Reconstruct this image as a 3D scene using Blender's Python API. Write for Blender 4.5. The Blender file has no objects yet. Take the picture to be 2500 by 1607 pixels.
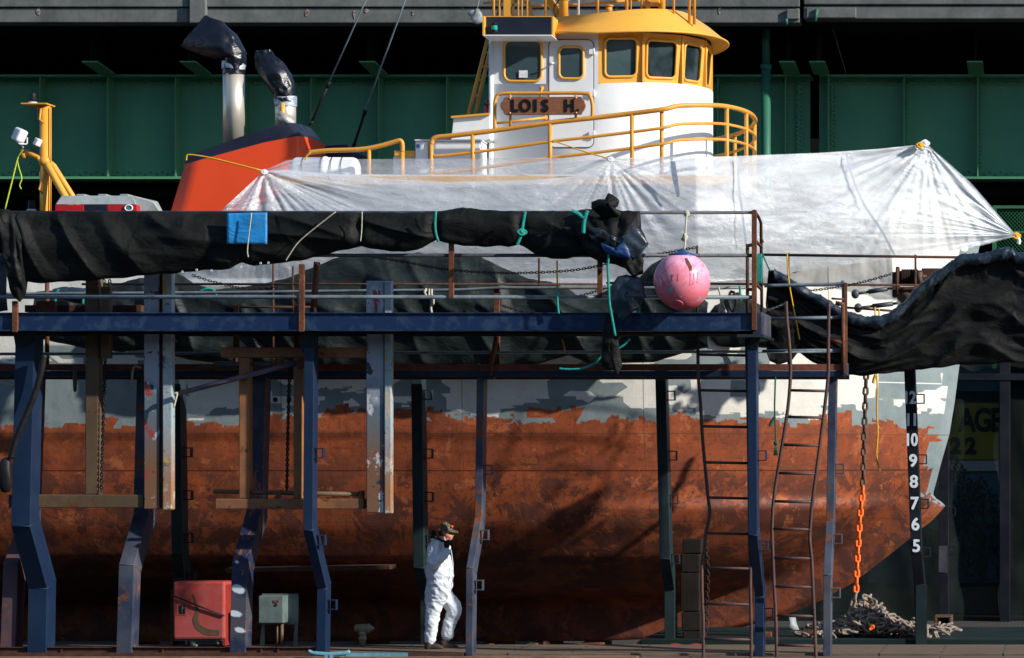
import bpy, bmesh, math, random
from mathutils import Vector, Matrix, noise
random.seed(7)
R = math.radians
# ------------------------------------------------------------------ camera, sky, sun
F, H0, VX, CZ = 7000.0, 1120.0, 2600.0, 2.67
scene = bpy.context.scene
cd = bpy.data.cameras.new('camera'); cam = bpy.data.objects.new('camera', cd); scene.collection.objects.link(cam)
cam.location = (0, 0, CZ); cam.rotation_euler = (R(90), 0, 0)
cd.lens = 36 * F / 2500; cd.sensor_width = 36; cd.clip_end = 2000
cd.shift_x = (1250 - VX) / 2500; cd.shift_y = (H0 - 803.5) / 2500
scene.camera = cam
SUN_EL, SUN_AZ = 25.5, 111
wd = bpy.data.worlds.new('World'); scene.world = wd; wd.use_nodes = True
nt = wd.node_tree; bg = nt.nodes['Background']
sky = nt.nodes.new('ShaderNodeTexSky'); sky.sky_type = 'NISHITA'; sky.sun_disc = False
sky.sun_elevation = R(SUN_EL); sky.sun_rotation = R(SUN_AZ); sky.air_density = 1.0; sky.dust_density = 0.3; sky.ozone_density = 3.0
nt.links.new(sky.outputs[0], bg.inputs[0]); bg.inputs[1].default_value = 0.125
sd = bpy.data.lights.new('sun', 'SUN'); sd.energy = 5.0; sd.angle = R(0.9); sd.color = (1, 0.95, 0.86)
so = bpy.data.objects.new('sun', sd); scene.collection.objects.link(so)
S = Vector((math.sin(R(SUN_AZ)) * math.cos(R(SUN_EL)), math.cos(R(SUN_AZ)) * math.cos(R(SUN_EL)), math.sin(R(SUN_EL))))
so.rotation_euler = S.to_track_quat('Z', 'Y').to_euler(); so.location = (20, 0, 30)
scene.view_settings.view_transform = 'Standard'; scene.view_settings.look = 'None'
scene.view_settings.exposure = 0.38; scene.view_settings.gamma = 1.0

# ------------------------------------------------------------------ helpers
def W(px, py, Y): return Vector(((px - VX) / F * Y, Y, CZ - (py - H0) / F * Y))
def WX(px, Y): return (px - VX) / F * Y
def WZ(py, Y): return CZ - (py - H0) / F * Y
ORG = {}
def lerp(a, b, t): return a + (b - a) * t
def pl(pts, x):                       # piecewise-linear lookup
    if x <= pts[0][0]: return pts[0][1]
    for a, b in zip(pts, pts[1:]):
        if x <= b[0]: return lerp(a[1], b[1], (x - a[0]) / (b[0] - a[0] + 1e-9))
    return pts[-1][1]
def catmull(pts, n=6, closed=False):
    P = [Vector(p) for p in pts]; out = []
    m = len(P)
    for i in range(m if closed else m - 1):
        p0 = P[(i - 1) % m] if closed or i > 0 else P[0]
        p1, p2 = P[i], P[(i + 1) % m]
        p3 = P[(i + 2) % m] if closed or i + 2 < m else P[-1]
        for k in range(n):
            t = k / n
            out.append(0.5 * ((2 * p1) + (p2 - p0) * t + (2 * p0 - 5 * p1 + 4 * p2 - p3) * t * t + (3 * p1 - p0 - 3 * p2 + p3) * t ** 3))
    if not closed: out.append(P[-1])
    return out
def tag(o, label=None, cat=None, group=None, kind=None):
    if label: o['label'] = label
    if cat: o['category'] = cat
    if group: o['group'] = group
    if kind: o['kind'] = kind
    return o
def thing(name, label, cat, loc, group=None, kind=None):
    o = bpy.data.objects.new(name, None); scene.collection.objects.link(o)
    o.empty_display_size = 0.2; o.location = loc; ORG[o.name] = Vector(loc)
    return tag(o, label, cat, group, kind)
def link_mesh(name, me, mat, parent=None, loc=None):
    o = bpy.data.objects.new(name, me); scene.collection.objects.link(o)
    mats = mat if isinstance(mat, (list, tuple)) else [mat]
    for m in mats: me.materials.append(m)
    org = ORG[parent.name] if parent else (Vector(loc) if loc else None)
    if parent:
        o.parent = parent; me.transform(Matrix.Translation(-org))
    elif org is not None:
        me.transform(Matrix.Translation(-org)); o.location = org
    ORG[o.name] = org if org is not None else Vector((0, 0, 0))
    return o
class MB:
    def __init__(s): s.v = []; s.f = []; s.sm = []; s.mi = []; s.at = []; s.cur = 0
    def add(s, vs, fs, smooth=False, at=None):
        b = len(s.v); s.v += [tuple(v) for v in vs]
        s.at += (list(at) if at is not None else [0.0] * len(vs))
        for f in fs: s.f.append([b + i for i in f]); s.sm.append(smooth); s.mi.append(s.cur)
        return s
    def box(s, x0, x1, y0, y1, z0, z1):
        vs = [(x, y, z) for z in (z0, z1) for y in (y0, y1) for x in (x0, x1)]
        return s.add(vs, [(0, 2, 3, 1), (4, 5, 7, 6), (0, 1, 5, 4), (2, 6, 7, 3), (0, 4, 6, 2), (1, 3, 7, 5)])
    def pbox(s, xl, xr, yt, yb, Y, d):
        return s.box(WX(xl, Y), WX(xr, Y), Y, Y + d, WZ(yb, Y), WZ(yt, Y))
    def hexa(s, pts): # 8 points: bottom 4 ring, top 4 ring
        return s.add(pts, [(3, 2, 1, 0), (4, 5, 6, 7), (0, 1, 5, 4), (1, 2, 6, 5), (2, 3, 7, 6), (3, 0, 4, 7)])
    def bar(s, a, b, w, h, up=(0, 0, 1)):
        a, b = Vector(a), Vector(b); d = (b - a).normalized(); u = Vector(up)
        if abs(d.dot(u)) > .95: u = Vector((0, 1, 0))
        x = d.cross(u).normalized() * w / 2; y = x.cross(d).normalized() * h / 2
        return s.hexa([a - x - y, a + x - y, a + x + y, a - x + y, b - x - y, b + x - y, b + x + y, b - x + y])
    def prism(s, poly, y0, y1):       # poly = [(x,z)], extruded along y
        n = len(poly); vs = [(x, y0, z) for x, z in poly] + [(x, y1, z) for x, z in poly]
        return s.add(vs, [list(range(n)), list(range(2 * n - 1, n - 1, -1))] + [(i, i + n, (i + 1) % n + n, (i + 1) % n) for i in range(n)])
    def tube(s, path, r, n=8, closed=False, cap=True):
        P = [Vector(p) for p in path]; m = len(P); rr = r if isinstance(r, (list, tuple)) else [r] * m
        vs = []; prev = None
        for i in range(m):
            a = P[(i - 1) % m] if closed or i else P[0]; b = P[(i + 1) % m] if closed or i < m - 1 else P[-1]
            t = (b - a)
            t = t.normalized() if t.length > 1e-9 else Vector((0, 0, 1))
            if prev is None:
                u = Vector((0, 0, 1)) if abs(t.z) < .9 else Vector((1, 0, 0)); u = (u - t * u.dot(t)).normalized()
            else:
                u = prev - t * prev.dot(t); u = u.normalized() if u.length > 1e-6 else Vector((1, 0, 0))
            prev = u; w = t.cross(u)
            for k in range(n):
                an = 2 * math.pi * k / n; vs.append(P[i] + (u * math.cos(an) + w * math.sin(an)) * rr[i])
        fs = []
        for i in range(m if closed else m - 1):
            j = (i + 1) % m
            for k in range(n): l = (k + 1) % n; fs.append((i * n + k, i * n + l, j * n + l, j * n + k))
        if not closed and cap: fs += [tuple(range(n - 1, -1, -1)), tuple(range((m - 1) * n, m * n))]
        return s.add(vs, fs, True)
    def cyl(s, a, b, r, n=16, r2=None): return s.tube([a, b], [r, r if r2 is None else r2], n)
    def lathe(s, c, prof, n=20, axis='Z'):   # prof = [(r, h)]
        vs = []; c = Vector(c)
        for r, h in prof:
            for k in range(n):
                a = 2 * math.pi * k / n; x, y = r * math.cos(a), r * math.sin(a)
                vs.append(c + (Vector((x, y, h)) if axis == 'Z' else Vector((h, x, y)) if axis == 'X' else Vector((x, h, y))))
        fs = [(i * n + k, i * n + (k + 1) % n, (i + 1) * n + (k + 1) % n, (i + 1) * n + k) for i in range(len(prof) - 1) for k in range(n)]
        fs += [tuple(range(n - 1, -1, -1)), tuple(range((len(prof) - 1) * n, len(prof) * n))]
        return s.add(vs, fs, True)
    def ball(s, c, rx, ry=None, rz=None, n=14, m=8, fn=None):
        ry = ry or rx; rz = rz or rx; c = Vector(c); vs = [c + Vector((0, 0, rz))]
        for i in range(1, m):
            t = math.pi * i / m
            for k in range(n):
                a = 2 * math.pi * k / n
                vs.append(c + Vector((rx * math.sin(t) * math.cos(a), ry * math.sin(t) * math.sin(a), rz * math.cos(t))))
        vs.append(c - Vector((0, 0, rz)))
        fs = [(0, 1 + k, 1 + (k + 1) % n) for k in range(n)]
        fs += [(1 + i * n + k, 1 + (i + 1) * n + k, 1 + (i + 1) * n + (k + 1) % n, 1 + i * n + (k + 1) % n) for i in range(m - 2) for k in range(n)]
        L = len(vs) - 1; fs += [(L, 1 + (m - 2) * n + (k + 1) % n, 1 + (m - 2) * n + k) for k in range(n)]
        if fn: vs = [fn(v) for v in vs]
        return s.add(vs, fs, True)
    def grid(s, rows, smooth=True, closeu=False, at=None):
        n = len(rows[0]); m = len(rows); vs = [p for r in rows for p in r]
        fs = []
        for i in range(m - 1):
            for k in range(n if closeu else n - 1):
                l = (k + 1) % n; fs.append((i * n + k, i * n + l, (i + 1) * n + l, (i + 1) * n + k))
        return s.add(vs, fs, smooth, at)
    def build(s, name, mat, parent=None, bevel=0, loc=None, attr=None, flip=False):
        me = bpy.data.meshes.new(name); me.from_pydata(s.v, [], s.f)
        me.polygons.foreach_set('use_smooth', s.sm); 
        if attr:
            a = me.attributes.new(attr, 'FLOAT', 'POINT'); a.data.foreach_set('value', s.at)
        bm = bmesh.new(); bm.from_mesh(me); bmesh.ops.recalc_face_normals(bm, faces=bm.faces)
        if flip: bmesh.ops.reverse_faces(bm, faces=bm.faces)
        bm.to_mesh(me); bm.free()
        o = link_mesh(name, me, mat, parent, loc)
        if isinstance(mat, (list, tuple)): me.polygons.foreach_set('material_index', s.mi)
        if bevel:
            b = o.modifiers.new('bevel', 'BEVEL'); b.width = bevel; b.segments = 2; b.limit_method = 'ANGLE'; b.angle_limit = R(40)
        return o
def evald(o):
    bpy.context.view_layer.update()
    dg = bpy.context.evaluated_depsgraph_get(); me = bpy.data.meshes.new_from_object(o.evaluated_get(dg))
    return me
def text_bits(txt, size, bold=0.0, sx=1.0, spacing=1.0, depth=.004):
    cu = bpy.data.curves.new('t', 'FONT'); cu.body = txt; cu.size = size; cu.offset = bold; cu.extrude = depth; cu.space_character = spacing
    o = bpy.data.objects.new('t', cu); scene.collection.objects.link(o); me = evald(o)
    bpy.data.objects.remove(o); bpy.data.curves.remove(cu)
    vs = [v.co.copy() for v in me.vertices]; fs = [list(p.vertices) for p in me.polygons]
    bpy.data.meshes.remove(me)
    x0 = min(v.x for v in vs); x1 = max(v.x for v in vs)
    for v in vs: v.x = (v.x - (x0 + x1) / 2) * sx
    return vs, fs
def write(mb, txt, size, origin, ux=(1, 0, 0), uz=(0, 0, 1), **k):
    vs, fs = text_bits(txt, size, **k); ux, uz, o = Vector(ux), Vector(uz), Vector(origin); n = ux.cross(uz)
    mb.add([o + ux * v.x + uz * v.y + n * v.z for v in vs], fs)
def write_bold(mb, txt, size, origin, b, **k):
    for i, (dx, dz) in enumerate(((0, 0), (b, 0), (-b, 0), (0, b), (0, -b), (b * .7, b * .7), (-b * .7, -b * .7), (b * .7, -b * .7), (-b * .7, b * .7))):
        write(mb, txt, size, Vector(origin) + Vector((dx, -.0006 * i, dz)), **k)
def N(*a): return noise.noise(Vector(a))

# ------------------------------------------------------------------ materials
class NT:
    def __init__(s, name):
        s.m = bpy.data.materials.new(name); s.m.use_nodes = True; s.t = s.m.node_tree; s.n = s.t.nodes
        s.b = s.n['Principled BSDF']; s.out = s.n['Material Output']
        g = s.n.new('ShaderNodeNewGeometry'); s.pos = g.outputs['Position']
        s.xyz = s.n.new('ShaderNodeSeparateXYZ'); s.t.links.new(s.pos, s.xyz.inputs[0])
    def L(s, a, b): s.t.links.new(a, b)
    def _in(s, sock, v):
        if hasattr(v, 'is_output'): s.L(v, sock)
        elif isinstance(v, (tuple, list)): sock.default_value = (list(v) + [1])[:4] if len(sock.default_value) == 4 else v
        else: sock.default_value = v
    def math(s, op, a, b=0.0, c=0.0, clamp=False):
        n = s.n.new('ShaderNodeMath'); n.operation = op; n.use_clamp = clamp
        s._in(n.inputs[0], a); s._in(n.inputs[1], b)
        if op in ('MULTIPLY_ADD', 'COMPARE', 'SMOOTH_MIN'): s._in(n.inputs[2], c)
        return n.outputs[0]
    def vec(s, scale=(1, 1, 1), off=(0, 0, 0), rot=(0, 0, 0), src=None):
        m = s.n.new('ShaderNodeMapping'); s.L(src or s.pos, m.inputs[0])
        m.inputs['Scale'].default_value = scale; m.inputs['Location'].default_value = off; m.inputs['Rotation'].default_value = rot
        return m.outputs[0]
    def noise(s, scale=5, detail=4, rough=.55, v=None, dist=0, col=False):
        n = s.n.new('ShaderNodeTexNoise'); s.L(v or s.pos, n.inputs['Vector'])
        n.inputs['Scale'].default_value = scale; n.inputs['Detail'].default_value = detail; n.inputs['Roughness'].default_value = rough
        n.inputs['Distortion'].default_value = dist
        return n.outputs['Color'] if col else n.outputs['Fac']
    def vor(s, scale=5, v=None, feat='F1', metric='EUCLIDEAN', out='Color', rnd=1):
        n = s.n.new('ShaderNodeTexVoronoi'); n.feature = feat; n.distance = metric if feat != 'DISTANCE_TO_EDGE' else 'EUCLIDEAN'
        s.L(v or s.pos, n.inputs['Vector']); n.inputs['Scale'].default_value = scale; n.inputs['Randomness'].default_value = rnd
        o = n.outputs[out]
        if out == 'Color':
            q = s.n.new('ShaderNodeSeparateColor'); s.L(o, q.inputs[0]); return q.outputs[0]
        return o
    def step(s, v, lo, hi):
        n = s.n.new('ShaderNodeMapRange'); n.inputs['From Min'].default_value = lo; n.inputs['From Max'].default_value = hi
        s._in(n.inputs[0], v); return n.outputs[0]
    def mix(s, f, a, b):
        n = s.n.new('ShaderNodeMix'); n.data_type = 'RGBA'; n.clamp_factor = True
        s._in(n.inputs[0], f); s._in(n.inputs[6], a); s._in(n.inputs[7], b); return n.outputs[2]
    def bump(s, h, strength=.3, dist=.02):
        n = s.n.new('ShaderNodeBump'); n.inputs['Strength'].default_value = strength; n.inputs['Distance'].default_value = dist
        s.L(h, n.inputs['Height']); s.L(n.outputs[0], s.b.inputs['Normal'])
    def fin(s, col, rough=.6, metal=0.0, spec=.4):
        s._in(s.b.inputs['Base Color'], col); s._in(s.b.inputs['Roughness'], rough); s._in(s.b.inputs['Metallic'], metal)
        s.b.inputs['Specular IOR Level'].default_value = spec; return s.m
def dim(c, k): return tuple(x * k for x in c)
def paint(name, c1, c2=None, scale=3.0, rough=.5, metal=0.0, rust=0.0, rustcol=(.13, .042, .016), grime=.35, bump=.15, lo=.4, hi=.65, fine=40):
    t = NT(name); c2 = c2 or dim(c1, .7)
    n1 = t.step(t.noise(scale, 5, .6), lo, hi); c = t.mix(n1, c1, c2)
    g = t.step(t.noise(scale * 4, 6, .7, v=t.vec((1, 1, .35))), .45, .75)
    c = t.mix(t.math('MULTIPLY', g, grime), c, dim(c2, .45))
    rg = t.math('ADD', t.math('MULTIPLY', t.noise(fine, 3), .25), rough - .1)
    if rust > 0:
        rn = t.math('ADD', t.math('MULTIPLY', t.noise(scale * 2.3, 8, .75), .75), t.math('MULTIPLY', t.noise(scale * 11, 4, .7), .25))
        rm = t.step(rn, .66 - rust * .3, .69 - rust * .3)
        rc = t.mix(t.noise(scale * 9, 4), rustcol, dim(rustcol, .4)); c = t.mix(rm, c, rc)
        rg = t.math('MAXIMUM', rg, t.math('MULTIPLY', rm, .85))
    t.bump(t.noise(fine, 5, .7), bump, .01)
    return t.fin(c, rg, metal, .14 if max(c1) < .035 and rough > .4 else .32)
M = {}
M['blue'] = paint('blue_steel_paint', (.0065, .018, .050), (.011, .025, .058), 2.0, .42, rust=.10, grime=.3)
M['bluebeam'] = paint('scuffed_blue_paint', (.0075, .022, .070), (.022, .048, .095), 5.0, .42, rust=.12, grime=.3, lo=.5, hi=.6)
M['bluegrey'] = paint('faded_blue_paint', (.015, .025, .055), (.075, .085, .11), 1.1, .45, rust=.38, rustcol=(.22, .07, .025), grime=.3)
M['purple'] = paint('stained_purple_paint', (.04, .036, .055), (.13, .06, .055), 1.2, .55, rust=.2, rustcol=(.24, .09, .05))
M['darkpost'] = paint('dark_green_grey_paint', (.012, .022, .026), (.020, .036, .038), 2.0, .5, rust=.08, grime=.3)
M['blackpost'] = paint('black_post_paint', (.007, .008, .014), (.014, .016, .022), 2.0, .5, rust=.03)
M['rust'] = paint('rusty_brown_steel', (.10, .035, .018), (.17, .06, .025), 5.0, .75, rust=.5, grime=.5, bump=.4)
M['darkrust'] = paint('dark_rusty_steel', (.045, .02, .014), (.09, .035, .02), 6.0, .75, rust=.4, grime=.5, bump=.4)
M['brownframe'] = paint('brown_primer_steel', (.30, .125, .045), (.17, .075, .04), 1.6, .55, rust=.3, rustcol=(.16, .05, .02), grime=.4, bump=.3)
M['toe'] = paint('red_rust_toe_board', (.19, .055, .035), (.10, .035, .022), 5.0, .7, rust=.3, grime=.5, bump=.3)
M['oliveframe'] = paint('olive_brown_steel', (.085, .055, .03), (.13, .08, .045), 1.6, .55, rust=.3, grime=.4, bump=.3)
M['pipe'] = paint('galvanised_pipe', (.16, .20, .23), (.09, .11, .13), 4.0, .45, rust=.15, grime=.4)
M['darkpipe'] = paint('dull_dark_pipe', (.06, .07, .085), (.04, .04, .05), 4.0, .45, rust=.35, grime=.4)
M['white'] = paint('white_ship_paint', (.78, .785, .78), (.70, .71, .71), .8, .38, grime=.10, bump=.05)
M['offwhite'] = paint('weathered_white_paint', (.62, .64, .65), (.55, .57, .58), 1.5, .5, grime=.12, bump=.1)
M['yellow'] = paint('buff_yellow_paint', (.74, .37, .055), (.66, .31, .04), .9, .38, grime=.05, bump=.03)
M['yellowrail'] = paint('yellow_rail_paint', (.68, .31, .045), (.58, .25, .035), 2.5, .42, rust=.04, grime=.15, bump=.05)
M['red'] = paint('funnel_orange_red', (.80, .078, .02), (.74, .066, .016), .6, .33, grime=.06, bump=.02)
M['navy'] = paint('funnel_black_blue', (.012, .014, .026), (.018, .02, .034), 1.5, .35, grime=.1, bump=.02)
M['black'] = paint('black_metal', (.008, .008, .009), (.015, .015, .016), 4, .45)
M['ropeteal'] = paint('teal_rope', (.012, .27, .22), (.008, .18, .15), 30, .8, bump=.6)
M['ropegreen'] = paint('dark_green_rope', (.008, .10, .06), (.006, .07, .045), 30, .8, bump=.6)
M['ropewhite'] = paint('pale_rope', (.50, .47, .36), (.34, .31, .23), 30, .85, bump=.6)
M['ropeyellow'] = paint('yellow_rope', (.70, .38, .02), (.55, .28, .015), 30, .8, bump=.5)
M['ropelime'] = paint('lime_cord', (.50, .62, .04), (.4, .5, .03), 30, .8, bump=.5)
M['steel'] = None
t = NT('brushed_stainless_steel'); t.bump(t.noise(60, 3, v=t.vec((1, 1, .05))), .05, .01)
M['steel'] = t.fin(t.mix(t.noise(3, 4, v=t.vec((1, 1, .3))), (.66, .62, .54), (.50, .45, .38)), .42, .55)
t = NT('concrete'); c = t.mix(t.step(t.noise(2.0, 8, .7), .35, .7), (.16, .165, .155), (.08, .084, .08))
c = t.mix(t.step(t.noise(26, 5, .8), .62, .7), c, (.14, .14, .125))
c = t.mix(t.math('MULTIPLY', t.step(t.noise(1.2, 5, .7, v=t.vec((1, 1, .12))), .55, .75), .6), c, (.022, .023, .022)); t.bump(t.noise(30, 6, .8), .4, .02)
M['concrete'] = t.fin(c, .9)
t = NT('spalled_concrete'); t.bump(t.noise(50, 6, .8), .6, .02)
M['spall'] = t.fin(t.mix(t.step(t.noise(25, 4), .5, .56), (.30, .29, .26), (.16, .06, .03)), .95)
M['girder'] = paint('bridge_green_paint', (.10, .29, .15), (.08, .25, .14), .5, .55, grime=.2, bump=.05)
M['pipegreen'] = paint('pipe_green_paint', (.03, .15, .09), (.022, .11, .07), 1.0, .5, grime=.2, bump=.05)  # green of the drain pipes
M['void'] = paint('deep_shade_black', (.004, .0045, .0045), (.006, .006, .006), 1, .95)  # near black, painting the deep shade under decks and bridge
t = NT('grey_weathered_planks')
br = t.n.new('ShaderNodeTexBrick'); t.L(t.vec((1, 1, 1)), br.inputs['Vector'])
br.inputs['Color1'].default_value = (.15, .105, .07, 1); br.inputs['Color2'].default_value = (.13, .095, .065, 1); br.inputs['Mortar'].default_value = (.01, .008, .006, 1)
br.inputs['Scale'].default_value = 1; br.inputs['Brick Width'].default_value = 1.7; br.inputs['Row Height'].default_value = .28; br.inputs['Mortar Size'].default_value = .012
c = t.mix(t.math('MULTIPLY', t.step(t.noise(14, 5, .7, v=t.vec((.15, 1, 1))), .4, .75), .7), br.outputs[0], (.055, .04, .03)); t.bump(t.noise(30, 5, .7, v=t.vec((.1, 1, 1))), .5, .02)
M['planks'] = t.fin(c, .85)
M['timber'] = paint('old_timber', (.20, .14, .09), (.12, .08, .05), 2, .85, grime=.5, bump=.5)
M['curb'] = paint('dark_green_curb_steel', (.008, .018, .018), (.014, .028, .028), 1.2, .6, grime=.3)
t = NT('steel_floor_grating')
c = t.mix(t.step(t.vor(14, metric='CHEBYCHEV', out='Distance', rnd=0), .3, .42), (.07, .066, .06), (.02, .02, .02)); c = t.mix(t.step(t.noise(1.5, 5), .45, .7), c, (.045, .03, .022))
M['grating'] = t.fin(c, .8)
t = NT('harbour_water'); t.bump(t.noise(3, 5, .6), .6, .1); M['water'] = t.fin((.01, .02, .022), .08)
def cloth(name, c1, c2, rough=.55, sheen=.35, weave=90):
    t = NT(name); n1 = t.noise(2.2, 6, .65, v=t.vec((1, 1, 1.8))); c = t.mix(t.step(n1, .42, .68), c1, c2)
    cr1 = t.math('ABSOLUTE', t.math('SUBTRACT', t.noise(3.2, 4, .55, dist=1.0, v=t.vec((.7, 1, 1.5), (0, 0, 0), (0, .5, 0))), .5)); cr2 = t.math('ABSOLUTE', t.math('SUBTRACT', t.noise(8, 3, .5, dist=.8, v=t.vec((1.3, 1, .7), (0, 0, 0), (0, .4, 0))), .5))
    cr = t.math('ADD', t.math('MULTIPLY', cr1, -3.2), t.math('MULTIPLY', cr2, -.5)); w = t.math('ADD', t.math('ADD', t.math('MULTIPLY', t.noise(weave, 2), .15), cr), t.math('MULTIPLY', t.noise(6, 5, .6, dist=1.2, v=t.vec((.6, 1, 1.4))), 1.0)); t.bump(w, .3, .03)
    return t.fin(c, t.math('ADD', t.math('MULTIPLY', t.noise(7, 5), .35), rough - .15), 0, sheen)
M['tarp'] = cloth('black_woven_tarp', (.005, .0055, .005), (.014, .015, .0135), .6, .16)
M['tarp2'] = cloth('black_green_tarp', (.008, .012, .011), (.018, .026, .024), .5, .25)
M['tarpblue'] = cloth('blue_tarp_lining', (.012, .045, .16), (.008, .03, .11), .4, .5)
M['bluepatch'] = cloth('bright_blue_tarp_patch', (.012, .23, .56), (.03, .16, .36), .5, .4)
M['navytarp'] = cloth('dark_navy_vinyl', (.012, .022, .034), (.022, .034, .048), .35, .6)
M['bag'] = cloth('black_polythene_bag', (.004, .005, .010), (.008, .009, .015), .3, .5)
M['tape'] = paint('silver_duct_tape', (.42, .47, .55), (.28, .32, .38), 14, .35, metal=.3, bump=.8)
def plastic(name, lo, hi, tint=(.90, .94, .98)):
    t = NT(name); t.n.remove(t.b)
    a = t.n.new('ShaderNodeAttribute'); a.attribute_name = 'fold'
    wr = t.noise(5.5, 8, .72, v=t.vec((1, 1, 1.5)), dist=1.1); fine = t.math('ABSOLUTE', t.math('SUBTRACT', t.noise(9, 7, .7, dist=.9, v=t.vec((.5, 1, 1.6), (0, 0, 0), (0, .35, 0))), .5))
    h = t.math('ADD', t.math('MULTIPLY', wr, .9), t.math('MULTIPLY', fine, 1.1))
    bp = t.n.new('ShaderNodeBump'); bp.inputs['Strength'].default_value = .55; bp.inputs['Distance'].default_value = .04; t.L(h, bp.inputs['Height'])
    tr = t.n.new('ShaderNodeBsdfTransparent'); tr.inputs[0].default_value = (.97, .98, 1, 1)
    df = t.n.new('ShaderNodeBsdfDiffuse'); df.inputs[0].default_value = (*tint, 1); t.L(bp.outputs[0], df.inputs['Normal'])
    tl = t.n.new('ShaderNodeBsdfTranslucent'); tl.inputs[0].default_value = (*tint, 1)
    gl = t.n.new('ShaderNodeBsdfGlossy'); gl.inputs['Roughness'].default_value = .16; t.L(bp.outputs[0], gl.inputs['Normal'])
    def ms(f, x, y):
        n = t.n.new('ShaderNodeMixShader'); t._in(n.inputs[0], f); t.L(x.outputs[0], n.inputs[1]); t.L(y.outputs[0], n.inputs[2]); return n
    body = ms(.35, df, tl); body = ms(.15, body, gl)
    f = t.math('ADD', t.math('MULTIPLY', a.outputs['Fac'], hi - lo), lo)
    f = t.math('ADD', f, t.math('MULTIPLY', t.math('SUBTRACT', t.noise(2.2, 7, .7, dist=.8, v=t.vec((.6, 1, 1.5))), .5), .5), clamp=True)
    t.L(ms(f, tr, body).outputs[0], t.out.inputs[0]); return t.m
M['plastic'] = plastic('clear_plastic_sheeting', .46, .98)
M['plasticfar'] = plastic('cloudy_plastic_sheeting', .22, .8)
M['tyvek'] = cloth('white_coverall_fabric', (.64, .68, .74), (.58, .63, .69), .6, .3, 200)
M['skin'] = paint('weathered_skin', (.62, .28, .18), (.52, .21, .13), 30, .5, grime=.1, bump=.1)
t = NT('camouflage_cap_cloth'); c = t.mix(t.step(t.noise(38, 3, .6), .5, .52), (.11, .085, .05), (.055, .05, .03)); c = t.mix(t.step(t.noise(55, 3), .57, .59), c, (.20, .16, .09)); M['camo'] = t.fin(c, .85)
M['rubber'] = paint('black_rubber', (.012, .012, .012), (.022, .02, .018), 20, .5, bump=.3)
M['boot'] = paint('dark_brown_boot_leather', (.05, .035, .025), (.03, .02, .016), 20, .6, bump=.3)
M['glass'] = None
t = NT('tinted_cabin_glass'); M['glasslight'] = None
M['glass'] = t.fin(t.mix(t.step(t.noise(1.7, 3, .6), .42, .62), (.010, .018, .022), (.035, .052, .058)), .05, 0, .25)
t = NT('pale_cabin_glass'); M['glasslight'] = t.fin(t.mix(t.step(t.math('ADD', t.xyz.outputs[2], t.math('MULTIPLY', t.noise(1.2, 3, .6), .7)), 9.2, 9.6), (.045, .075, .085), (.10, .14, .14)), .05, 0, .4)  # pane colour turns paler toward the top
t = NT('clear_cabin_glass'); t.b.inputs['Transmission Weight'].default_value = 1.0; t.b.inputs['IOR'].default_value = 1.02
t.b.inputs['Coat Weight'].default_value = .8; t.b.inputs['Coat Roughness'].default_value = .03; M['paneglass'] = t.fin((.55, .62, .62), .02)
t = NT('varnished_wood_board'); g = t.noise(9, 6, .7, v=t.vec((.6, 1, 9))); t.bump(g, .3, .01)
M['wood'] = t.fin(t.mix(t.step(g, .35, .7), (.30, .12, .055), (.13, .048, .022)), .45)
t = NT('faded_pink_buoy')
c = t.mix(t.step(t.xyz.outputs[2], WZ(640, 38), WZ(770, 38)), (0, 0, 0), (0, 0, 0))
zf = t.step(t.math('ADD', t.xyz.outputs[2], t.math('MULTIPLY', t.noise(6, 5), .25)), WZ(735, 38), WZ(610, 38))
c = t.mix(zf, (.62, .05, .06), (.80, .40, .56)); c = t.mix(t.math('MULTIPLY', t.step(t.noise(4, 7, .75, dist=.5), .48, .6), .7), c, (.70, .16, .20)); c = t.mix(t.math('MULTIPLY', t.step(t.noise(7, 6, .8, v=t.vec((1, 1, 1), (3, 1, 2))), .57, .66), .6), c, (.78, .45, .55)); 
c = t.mix(t.math('MULTIPLY', t.step(t.noise(13, 7, .8), .52, .64), .45), c, (.42, .10, .08))
t.bump(t.noise(30, 5), .15, .01); M['buoy'] = t.fin(c, .32)
M['chainrust'] = paint('rusty_chain_iron', (.13, .08, .055), (.07, .045, .032), 18, .8, grime=.5, bump=.5)
M['chaingrey'] = paint('weathered_chain_iron', (.31, .25, .20), (.17, .135, .11), 14, .75, grime=.5, bump=.5)
M['chainorange'] = paint('orange_painted_chain', (1, .17, .015), (1, .13, .01), 12, .5, grime=.1, bump=.3)
M['ladder'] = paint('rusty_dark_ladder_pipe', (.05, .03, .035), (.10, .045, .03), 5, .55, rust=.35, grime=.5)
M['chaindark'] = paint('dark_thin_chain', (.03, .018, .014), (.02, .014, .012), 20, .7, bump=.4)
M['redbox'] = None
t = NT('faded_red_box_paint'); c = t.mix(t.step(t.xyz.outputs[2], .25, 1.2), (.34, .06, .055), (.42, .045, .03)); c = t.mix(t.math('MULTIPLY', t.step(t.noise(4, 6, .7), .45, .7), .5), c, (.36, .12, .12)); t.bump(t.noise(30, 4), .2, .01)
M['redbox'] = t.fin(c, .5)
M['olivestain'] = paint('olive_green_stain', (.055, .06, .028), (.12, .07, .04), 6, .7)
M['cabinet'] = paint('grey_green_cabinet', (.13, .18, .175), (.09, .12, .115), 3, .55, rust=.25, grime=.4)
M['hydrant'] = paint('brass_grey_valve', (.30, .26, .17), (.2, .17, .1), 8, .6, grime=.4)
M['turq'] = paint('turquoise_cleat_paint', (.16, .36, .44), (.10, .26, .32), 3, .55, rust=.2)
M['signyellow'] = paint('yellow_sign_board', (.52, .40, .02), (.46, .35, .02), 1, .6)
M['sheetwall'] = paint('blue_grey_sheet_wall', (.10, .24, .33), (.08, .2, .28), .6, .6)
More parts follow.
